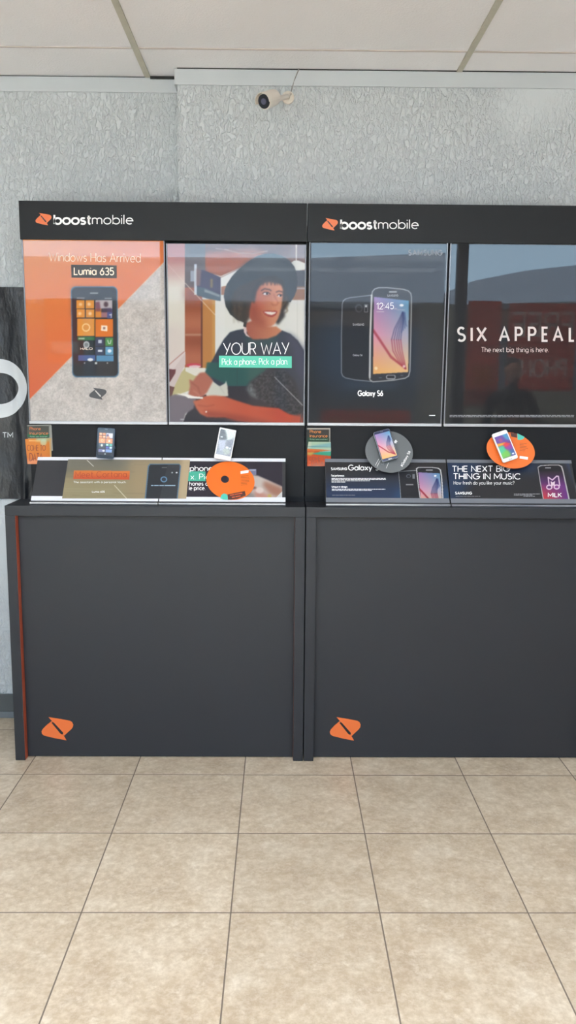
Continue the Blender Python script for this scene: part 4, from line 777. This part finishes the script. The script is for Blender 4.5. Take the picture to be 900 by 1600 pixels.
# ================================================================== PRICE DISCS
def disc(pl, cx, cy, a, b, rot, mats, label, hole=None, off=0, th=.001, deco=None, n=64):
    c, s = math.cos(math.radians(rot)), math.sin(math.radians(rot))
    def E(k, A, B, ox=0, oy=0): t = 2*math.pi*k/n; X, Y = A*math.cos(t), B*math.sin(t); return (cx+ox+c*X-s*Y, cy+oy+s*X+c*Y)
    m = MB()
    if hole:
        hx, hy, ha, hb = hole
        O = [pl.hit(*E(k, a, b), off) for k in range(n)]; I = [pl.hit(*E(k, ha, hb, hx-cx, hy-cy), off) for k in range(n)]; d = pl.n*-th
        vs = O + I + [p_+d for p_ in O] + [p_+d for p_ in I]
        for k in range(n):
            j = (k+1) % n
            m.f += [(k, j, n+j, n+k), (2*n+k, 3*n+k, 3*n+j, 2*n+j), (k, 2*n+k, 2*n+j, j), (n+k, n+j, 3*n+j, 3*n+k)]
        m.v = [tuple(v) for v in vs]; m.m = [0]*len(m.f)
    else: m.slab([pl.hit(*E(k, a, b), off) for k in range(n)], pl.n*-th)
    if deco: deco(m, pl, off)
    return tag(m.build('price_disc', mats, None), label, 'disc', 'round price discs by the phones')
DM = [mat('grey disc card', (96, 100, 102), .5), M['white_ink'], M['grey_ink']]
def dg(m, pl, o):
    emb = [(617, 686.5), (621.5, 689), (619.5, 693), (615, 691.5)]
    flat(m, pl, [(615.5, 690), (618.3, 687), (621.5, 690.2), (619.4, 690.4), (619.6, 692.6), (616.2, 692.4)], 1, o+.0004)
    text(m, pl, '#Galaxy S6', 628.8, 729.5, 3.6, .17, 655.5, 1, off=o+.0004, rot=62)
    for x0, y0, x1, y1 in ((586.5, 727, 592, 717), (589, 729, 594.5, 719), (603.5, 731.5, 607, 723)):
        flat(m, pl, [(x0-.25, y0), (x0+.25, y0+.1), (x1+.25, y1+.1), (x1-.25, y1)], 1, o+.0004)
    text(m, pl, 'S6', 598.6, 727, 3.2, .14, None, 2, off=o+.0004, rot=62)
disc(tilted(608, 706, 3.5345, 20), 608, 706, 37.5, 32.2, 14, DM, 'dark grey round disc behind the silver edged phone', deco=dg)
OM = [mat('orange disc card', (236, 112, 26), .5), M['white_ink'], mat('mint sticker', (82, 196, 176), .5), mat('maroon strip', (84, 46, 40), .5), M['brown_ink'], mat('orange lettering', (226, 100, 50), .5)]
def fine(m, pl, o, x, y, dx, n, slot, ln=(5, 13), rot=0):
    for i in range(n): l = random.uniform(*ln); yy = y+i*2.3; flat(m, pl, [(x, yy), (x+l, yy-l*rot), (x+l, yy+.45-l*rot), (x, yy+.45)], slot, o+.0003)
def dr(m, pl, o):
    flat(m, pl, [(812, 712.2), (825, 714.2), (824.6, 718.2), (811.8, 716.4)], 1, o+.0004)
    flat(m, pl, [(808.3, 677), (819.8, 682.6), (817.5, 686), (812.5, 687.6), (808.6, 687)], 2, o+.0004)
    flat(m, pl, [(797.5, 676), (807.8, 677.2), (807.8, 684), (799, 682.2)], 3, o+.0004)
    fine(m, pl, o, 812, 692, 0, 6, 4, rot=-.1)
disc(tilted(798, 703.7, 3.5345, 20), 798, 703.7, 38.3, 27.6, 14, OM, 'orange round disc tilted behind the white rainbow-screened phone', deco=dr)
def dl(m, pl, o):
    flat(m, pl, [(375.8, 736.2), (388.6, 734.6), (388.4, 738.6), (376, 740.6)], 1, o+.0004)
    fine(m, pl, o, 376.5, 744, 0, 7, 4, (9, 15), .06)
    flat(m, pl, [(344.2, 778.5), (345.6, 773.6), (349.5, 771), (354, 772), (355.6, 774.5), (356, 780.8), (349, 780.4)], 2, o+.0004)
    flat(m, pl, [(355.2, 772.6), (382.6, 767.2), (384, 774.2), (371, 779.6), (356.5, 781)], 3, o+.0004)
    for x0, y0, x1 in ((359.5, 774.6, 366), (366.8, 773.2, 378.5), (362.5, 777.9, 367), (368, 776.8, 376)): flat(m, pl, [(x0, y0-1.3), (x1, y0-1.3-(x1-x0)*.17), (x1, y0-(x1-x0)*.17), (x0, y0)], 5, o+.0007)
disc(SL, 360, 751, 38, 29.6, 10, OM, 'orange round disc with a centre hole lying on the phone plan sign', hole=(351.5, 748.8, 6.3, 5.6), off=.003, deco=dl)
# ================================================================== LEAFLETS
def leaflet(q, Y, cv, label, group, marks=None, mm=()):
    pl = Plane((0, Y, 0)); c = [pl.hit(*p_) for p_ in q]
    o = sheet('leaflet', c, px_paint(cv), (30, 36), M['card_print'], thick=.0003, marks=marks, mark_mats=mm); return tag(o, label, 'leaflet', group)
OL, BR = mat('dull orange lettering', (206, 118, 66), .5), mat('chestnut lettering', (126, 58, 34), .5)
def ins_cv(x0, y0): c = Canvas(x0-4, y0-4, x0+46, y0+48, 2, (88, 88, 80)); c.rect(x0-4, y0-4, x0+46, y0+1.4, (212, 210, 200)); c.rect(x0+33.6, y0, x0+46, y0+50, (150, 150, 142)); c.rect(x0, y0+14.5, x0+46, y0+19, (44, 112, 76), .9, .5); return c
G = 'leaflets beside the tan sign card'
blank = Canvas(30, 655, 90, 735, 1, (168, 168, 160))
leaflet([(44.5, 712), (82.6, 704), (80.5, 664.6), (44.5, 665)], 3.5692, blank, 'grey leaflet edge showing at the right of the left stack, rearmost', G)
leaflet([(43.5, 712), (80.4, 712), (79.8, 663.6), (43.5, 664.5)], 3.5686, blank, 'grey leaflet edge just behind the left Phone Insurance leaflet', G)
mk = MB(); pl = Plane((0, 3.568, 0)); text(mk, pl, 'Phone', 46.5, 672, 4.4, .15, 63.5, off=.0003); text(mk, pl, 'Insurance', 46.5, 679, 4.4, .15, 75, off=.0003); text(mk, pl, 'Protect your investment', 47, 683, 1.7, .14, 74, 1, off=.0003)
leaflet([(43, 708), (77.6, 708), (77.3, 664), (42.2, 664.8)], 3.568, ins_cv(42.5, 664), 'grey green Phone Insurance leaflet at the far left above orange leaflets', G, mk, [OL, mat('pale green lettering', (140, 190, 160), .5)])
def data_cv(x0, y0, deep=0):
    c = Canvas(x0-6, y0-6, x0+50, y0+50, 2, (232, 140, 62) if not deep else (214, 92, 40)); c.rect(x0+18, y0-4, x0+50, y0+5, (178, 208, 176), .9, 1.5); c.ell(x0+29, y0+6, 5, 5, (200, 220, 190), .7, .6); c.rect(x0+6, y0+2.6, x0+24, y0+4.6, (246, 190, 120)); c.rect(x0+34, y0, x0+50, y0+50, (214, 130, 50), .4, 1); c.rect(x0-6, y0+26, x0+50, y0+50, (224, 118, 66), .6, 5); return c
leaflet([(45, 722), (80.6, 722), (80, 684.6), (44, 685)], 3.5674, Canvas(30, 655, 90, 735, 1, (206, 170, 120)), 'pale orange leaflet edge behind the left COME TO DATA leaflet', G)
mk = MB(); pl = Plane((0, 3.5668, 0)); text(mk, pl, 'COME TO', 42.5, 704, 8.4, .1, 71, off=.0003, gap=.2); text(mk, pl, 'DATA', 46.5, 720, 11.5, .1, 66.5, off=.0003, gap=.18)
leaflet([(43, 725), (78.8, 725), (77, 684.6), (39.2, 686)], 3.5668, data_cv(39, 685), 'orange COME TO DATA leaflet, frontmost of the left stack', G, mk, [BR])
G = 'leaflets beside the dark blue sign card'
mk = MB(); pl = Plane((0, 3.5686, 0)); text(mk, pl, 'Phone', 484.3, 676.6, 4.4, .15, 501.5, off=.0003); text(mk, pl, 'Insurance', 484.3, 683.2, 4.4, .15, 511.5, off=.0003); text(mk, pl, 'Protect your investment', 484.4, 687.3, 1.9, .14, 511.6, 1, off=.0003)
c = Canvas(474, 664, 522, 706, 2, (64, 66, 62)); c.rect(474, 664, 522, 670.6, (206, 202, 192)); c.rect(514.6, 664, 522, 706, (196, 196, 190)); c.rect(474, 684, 514.6, 706, (46, 80, 62), .9, 1)
leaflet([(480, 700), (516, 700), (516, 668.9), (479.6, 668.9)], 3.5686, c, 'grey Phone Insurance leaflet at the top of the right stack', G, mk, [mat('orange lettering pale', (216, 132, 60), .5), mat('pale green lettering', (140, 190, 160), .5)])
c = Canvas(474, 686, 522, 710, 2, (176, 204, 176)); c.poly([(486, 697), (522, 691), (522, 698), (484, 700)], (120, 176, 190), .8, 1); c.rect(474, 686, 486, 699, (206, 210, 186), .8, 1); c.line([(481, 697.6), (517, 698.6)], 1, (90, 140, 140), .7)
leaflet([(480, 703), (517.2, 704), (516.8, 690.6), (482, 690.2)], 3.568, c, 'mint green leaflet across the middle of the right stack', G)
c = Canvas(474, 696, 522, 732, 2, (212, 84, 36)); c.poly([(478, 699), (522, 702), (522, 706), (478, 704)], (222, 120, 56)); c.poly([(486, 709), (500, 706), (518, 704.5), (518, 712.5), (496, 710.5)], (56, 168, 136), 1, .5); c.poly([(494, 706), (518, 703.5), (518, 706)], (170, 206, 214), .9, .5); c.poly([(480, 707), (492, 706), (486, 712), (480, 710)], (196, 190, 90), .8, 1)
mk = MB(); pl = Plane((0, 3.5674, 0)); text(mk, pl, 'COME TO', 483, 719.5, 5.6, .11, 512, off=.0003, gap=.2); text(mk, pl, 'DATA', 487, 727.2, 6.8, .11, 505, off=.0003, gap=.18)
leaflet([(480, 728.4), (517, 728.4), (517, 703.2), (480, 701)], 3.5674, c, 'orange COME TO DATA leaflet, lowest of the right stack', G, mk, [BR])

# ================================================================== BANNER on the set-back wall
def wav(x, z):
    a = .0035*math.sin(41*x+2.5*math.sin(3.1*z)+1.4) + .003*math.sin(17*x+5*z) + .002*math.sin(23*z+6*x) + .0025*math.sin(9*z-13*x+2*math.sin(14*x))
    fold = .007*math.exp(-((x+1.215+.02*math.sin(4*z))/.012)**2) * (1 if z < 1.55 else max(0, 1-(z-1.55)/.2)) + .006*math.exp(-((x+1.36-.05*math.sin(5*z))/.02)**2)*.6
    return 3.858 - a - fold
bx0, bx1, bz0, bz1 = -2.15, -1.10, 1.078, 2.043
nx, nz = 220, 200; V = []; 
for j in range(nz+1):
    for i in range(nx+1):
        x, z = bx0+(bx1-bx0)*i/nx, bz0+(bz1-bz0)*j/nz; V.append((x, wav(x, z)+random.uniform(-.00012, .00012), z))
mb = MB(); nb = len(V)
V2 = [(x, y+.0006, z) for x, y, z in V]
F = [(j*(nx+1)+i, j*(nx+1)+i+1, (j+1)*(nx+1)+i+1, (j+1)*(nx+1)+i) for j in range(nz) for i in range(nx)]
mb.add(V+V2, F + [tuple(q+nb for q in f[::-1]) for f in F])
def cloth_ring(mb, cx, cy, a1, b1, a0, b0, slot, n=96, m=10):
    pl = Plane((0, 3.858, 0)); vs = []
    for k in range(n):
        t = 2*math.pi*k/n
        for j in range(m+1):
            f = j/m; p_ = pl.hit(cx+math.cos(t)*(a0+(a1-a0)*f), cy+math.sin(t)*(b0+(b1-b0)*f)); vs.append((p_.x, wav(p_.x, p_.z)-.0012, p_.z))
    mb.add(vs, [(k*(m+1)+j, k*(m+1)+j+1, ((k+1) % n)*(m+1)+j+1, ((k+1) % n)*(m+1)+j) for k in range(n) for j in range(m)], slot)
cloth_ring(mb, -1, 607, 43.5, 46, 30, 24.5, 1)
plB = Plane((0, 3.858, 0))
def toB(X, Y): p_ = plB.hit(X, Y); return Vector((p_.x, wav(p_.x, p_.z)-.0015, p_.z))
text(mb, plB, 'TM', 4, 683.6, 7.6, .13, 19, 1, to=toB)
ban = mb.build('banner', [mat('black glossy plastic banner', (28, 30, 35), .38, spec=.5, coat=.08, bump=(26, .012, (1, 1, .45), 5), var=(9, .3)), mat('white banner lettering', (214, 218, 222), .4, coat=.3)], smooth=True)
tag(ban, 'creased black plastic banner with white letter O and TM on the left wall', 'banner')
# ================================================================== SECURITY CAMERA
PC = Plane((0, 3.60, 0)); face = PC.hit(412.5, 158.5); PW = Plane((0, YC, 0)); basep = PW.hit(450, 153.5)
cam = thing('security_camera', basep, 'small cream bullet security camera with dark lens, mounted on the wall under the ceiling', 'security camera')
ax = (face - (basep + Vector((-.012, -.05, -.004)))).normalized(); L0 = face - ax*.095
b = MB(); b.tube([basep+Vector((0, -.0005, 0)), basep+Vector((0, -.012, 0)), basep+Vector((0, -.014, 0))], [.026, .026, .018], 24); b.build('wall_plate', M['cam_white'], cam, smooth=False)
b = MB(); b.tube([basep+Vector((0, -.012, 0)), basep+Vector((-.004, -.035, -.004)), L0+Vector((.006, .006, -.002)), L0+ax*.012], [.009, .010, .012, .013], 14); b.tube([basep+Vector((-.012, -.03, -.012)), basep+Vector((.012, -.03, .01))], .005, 10); b.build('bracket', M['cam_white'], cam, smooth=True)
b = MB(); b.tube([L0-ax*.004, L0+ax*.004, L0+ax*.012, L0+ax*.05, face-ax*.006, face-ax*.001], [.012, .021, .026, .030, .0315, .0305], 36); b.build('housing', M['cam_white'], cam, smooth=True)
b = MB(); b.tube([face-ax*.0012, face+ax*.0012], .0275, 36); b.build('lens_window', M['cam_black'], cam)
b = MB(); b.tube([face+ax*.0012, face+ax*.004, face+ax*.0045], [.0125, .012, .009], 28); b.build('lens', mat('slate lens ring', (84, 84, 104), .2), cam)
side = ax.cross(Vector((0, 0, 1))).normalized(); upv = side.cross(ax).normalized()
b = MB(); arc = [math.radians(a) for a in range(-8, 189, 14)]
I = []; O = []
for s_, kx in ((-.075, 0), (.013, 0)):
    I.append([face + ax*s_ + side*math.cos(t)*.0335 + upv*math.sin(t)*.0335 for t in arc]); O.append([face + ax*s_ + side*math.cos(t)*.036 + upv*math.sin(t)*.036 for t in arc])
n_ = len(arc); vs = I[0]+I[1]+O[0]+O[1]; fs = []
for k in range(n_-1): fs += [(k, k+1, n_+k+1, n_+k), (2*n_+k, 3*n_+k, 3*n_+k+1, 2*n_+k+1), (k, 2*n_+k, 2*n_+k+1, k+1), (n_+k, n_+k+1, 3*n_+k+1, 3*n_+k)]
fs += [(0, n_, 3*n_, 2*n_), (n_-1, 3*n_-1, 4*n_-1, 2*n_-1)]
b.add(vs, fs); b.build('sun_shield', M['cam_white'], cam)
c0 = basep + Vector((.012, -.008, .02)); c1 = PW.hit(459, 128, .004); c2 = PW.hit(466, 110, .01)
b = MB(); b.tube([basep+Vector((.006, -.02, .008)), c0, c1, c2, Vector((c2.x+.004, c2.y-.004, H-.001))], .0022, 8); b.build('cable', M['cable'], cam, smooth=True)
# ================================================================== PERSON standing in the shop, behind and right of the camera
def skinned(name, joints, edges, mats, parent, sub=2):
    me = bpy.data.meshes.new(name); o0 = Vector(joints[0][0]); me.from_pydata([Vector(j[0])-o0 for j in joints], edges, []); ob = bpy.data.objects.new(name, me); C.objects.link(ob); put(ob, o0, parent)
    me.materials.append(mats); k = ob.modifiers.new('skin', 'SKIN'); k.use_smooth_shade = True
    for i, j in enumerate(joints):
        r = j[1]; me.skin_vertices[0].data[i].radius = r if isinstance(r, tuple) else (r, r)
    me.skin_vertices[0].data[0].use_root = True
    ob.modifiers.new('sub', 'SUBSURF').levels = sub; ob.modifiers['sub'].render_levels = sub
    return ob
px0, py0 = 2.12, -.55
per = thing('person', (px0, py0, 0), 'standing person in dark shirt and trousers holding a phone with both hands, behind the camera', 'person')
SK = mat('skin', (176, 128, 104), .55); SH = mat('dark shirt', (34, 36, 40), .8); TR = mat('dark trousers', (28, 30, 36), .85); HR = mat('dark hair', (30, 24, 20), .7)
def Pp(x, y, z): return (px0+x, py0+y, z)
# body faces +y (towards the displays)
J = [(Pp(0, 0, .95), (.15, .11)), (Pp(0, 0, 1.12), (.135, .1)), (Pp(0, .01, 1.3), (.155, .11)), (Pp(0, 0, 1.43), (.12, .085)), (Pp(0, .005, 1.5), .055), (Pp(0, .015, 1.56), .052),
     (Pp(-.18, 0, 1.41), .062), (Pp(-.25, .02, 1.15), .046), (Pp(-.14, .25, 1.18), .034), (Pp(.18, 0, 1.41), .062), (Pp(.25, .02, 1.15), .046), (Pp(.14, .25, 1.18), .034),
     (Pp(-.09, 0, .86), .095), (Pp(-.1, .02, .5), .06), (Pp(-.1, -.01, .1), .042), (Pp(.09, 0, .86), .095), (Pp(.1, .02, .5), .06), (Pp(.1, -.01, .1), .042)]
E_ = [(0, 1), (1, 2), (2, 3), (3, 4), (4, 5), (3, 6), (6, 7), (7, 8), (3, 9), (9, 10), (10, 11), (0, 12), (12, 13), (13, 14), (0, 15), (15, 16), (16, 17)]
body = skinned('body', J, E_, SH, per)
skinned('trousers', [(Pp(0, 0, .96), (.16, .12)), (Pp(-.09, 0, .86), .105), (Pp(-.1, .02, .5), .075), (Pp(-.1, -.01, .09), .058), (Pp(.09, 0, .86), .105), (Pp(.1, .02, .5), .075), (Pp(.1, -.01, .09), .058)], [(0, 1), (1, 2), (2, 3), (0, 4), (4, 5), (5, 6)], TR, per)
skinned('head', [(Pp(0, .0, 1.52), .05), (Pp(0, .02, 1.6), (.058, .068)), (Pp(0, .015, 1.68), (.072, .09)), (Pp(0, .005, 1.75), (.06, .075)), (Pp(0, .1, 1.645), .012), (Pp(-.075, 0, 1.65), .012), (Pp(.075, 0, 1.65), .012)], [(0, 1), (1, 2), (2, 3), (1, 4), (2, 5), (2, 6)], SK, per)
skinned('hair', [(Pp(0, -.03, 1.66), (.08, .07)), (Pp(0, -.02, 1.73), (.083, .09)), (Pp(0, 0, 1.775), (.065, .075))], [(0, 1), (1, 2)], HR, per)
for sx in (-1, 1):
    hb = Vector(Pp(sx*.14, .25, 1.18)); f0 = Vector(Pp(sx*.075, .33, 1.24))
    J = [(hb, .03), (hb*.5+f0*.5, (.03, .02)), (f0, (.034, .016))]; E_ = [(0, 1), (1, 2)]
    for q in range(4):
        r_ = f0 + Vector((sx*-.012, .01, -.03+.02*q)); a_ = len(J); J += [(r_, .009), (r_+Vector((-sx*.03, .012, .004)), .008), (r_+Vector((-sx*.045, -.006, .004)), .007)]; E_ += [(2, a_), (a_, a_+1), (a_+1, a_+2)]
    a_ = len(J); J += [(f0+Vector((sx*.005, -.03, .01)), .01), (f0+Vector((-sx*.02, -.03, .03)), .009)]; E_ += [(1, a_), (a_, a_+1)]
    skinned('hand', J, E_, SK, per, 1)
    b = MB(); b.slab([Pp(sx*.1+dx, dy, 0) for dx, dy in ((-.045, -.09), (.045, -.09), (.05, .08), (.03, .17), (-.03, .17), (-.05, .08))], (0, 0, .09)); b.build('shoe', mat('black shoe', (24, 24, 26), .5), per, bevel=.02)
b = MB(); b.box(px0-.075, px0+.075, py0+.325, py0+.333, 1.2, 1.276); tag(b.build('smartphone', M['black_gloss'], None, bevel=.003), 'dark phone held sideways in both hands by the standing person', 'phone')
# ================================================================== LIGHT
w = bpy.data.worlds.new('sky'); bpy.context.scene.world = w; w.use_nodes = True; nt = w.node_tree; bg = nt.nodes['Background']
tc = nt.nodes.new('ShaderNodeTexCoord'); sp = nt.nodes.new('ShaderNodeSeparateXYZ'); nt.links.new(tc.outputs['Generated'], sp.inputs[0])
rp = nt.nodes.new('ShaderNodeValToRGB'); nt.links.new(sp.outputs[2], rp.inputs[0]); e = rp.color_ramp.elements
e[0].position = 0; e[0].color = (.56, .8, 1.05, 1); e[1].position = .6; e[1].color = (.62, .78, 1, 1)
nt.links.new(rp.outputs[0], bg.inputs[0]); bg.inputs[1].default_value = 5.0
sun = bpy.data.objects.new('sun', bpy.data.lights.new('sun', 'SUN')); C.objects.link(sun); sun.data.energy = 40; sun.data.angle = .01; sun.data.color = (1, .96, .91)
sun.rotation_euler = Vector((.35, -.55, -.95)).to_track_quat('-Z', 'Y').to_euler(); sun.location = (0, 6, 9)
for i, (a, c) in enumerate(zip(uprights, uprights[1:])):
    l = bpy.data.lights.new('daylight_portal', 'AREA'); l.shape = 'RECTANGLE'; l.size = c-a-.1; l.size_y = H-.13; l.cycles.is_portal = True
    o = bpy.data.objects.new('daylight_portal', l); C.objects.link(o); o.location = ((a+c)/2, YF-.1, (H+.03)/2); o.rotation_euler = (math.radians(90), 0, 0)
# ================================================================== CAMERA
cd = bpy.data.cameras.new('camera'); co = bpy.data.objects.new('camera', cd); C.objects.link(co); cd.sensor_fit = 'HORIZONTAL'; cd.sensor_width = 36; cd.lens = 36*FPX/900; cd.clip_start = .02; cd.clip_end = 200
m = Matrix((RT, UP, -FW)).transposed().to_4x4(); m.translation = (0, 0, EYE); co.matrix_world = m; bpy.context.scene.camera = co
sc = bpy.context.scene; sc.view_settings.view_transform = 'Standard'; sc.view_settings.look = 'None'; sc.view_settings.gamma = 1; sc.view_settings.use_curve_mapping = False
sc.view_settings.exposure = 0.56
sc.cycles.max_bounces = 10; sc.cycles.diffuse_bounces = 6; sc.cycles.glossy_bounces = 4; sc.cycles.transparent_max_bounces = 12; sc.cycles.caustics_reflective = False; sc.cycles.caustics_refractive = False
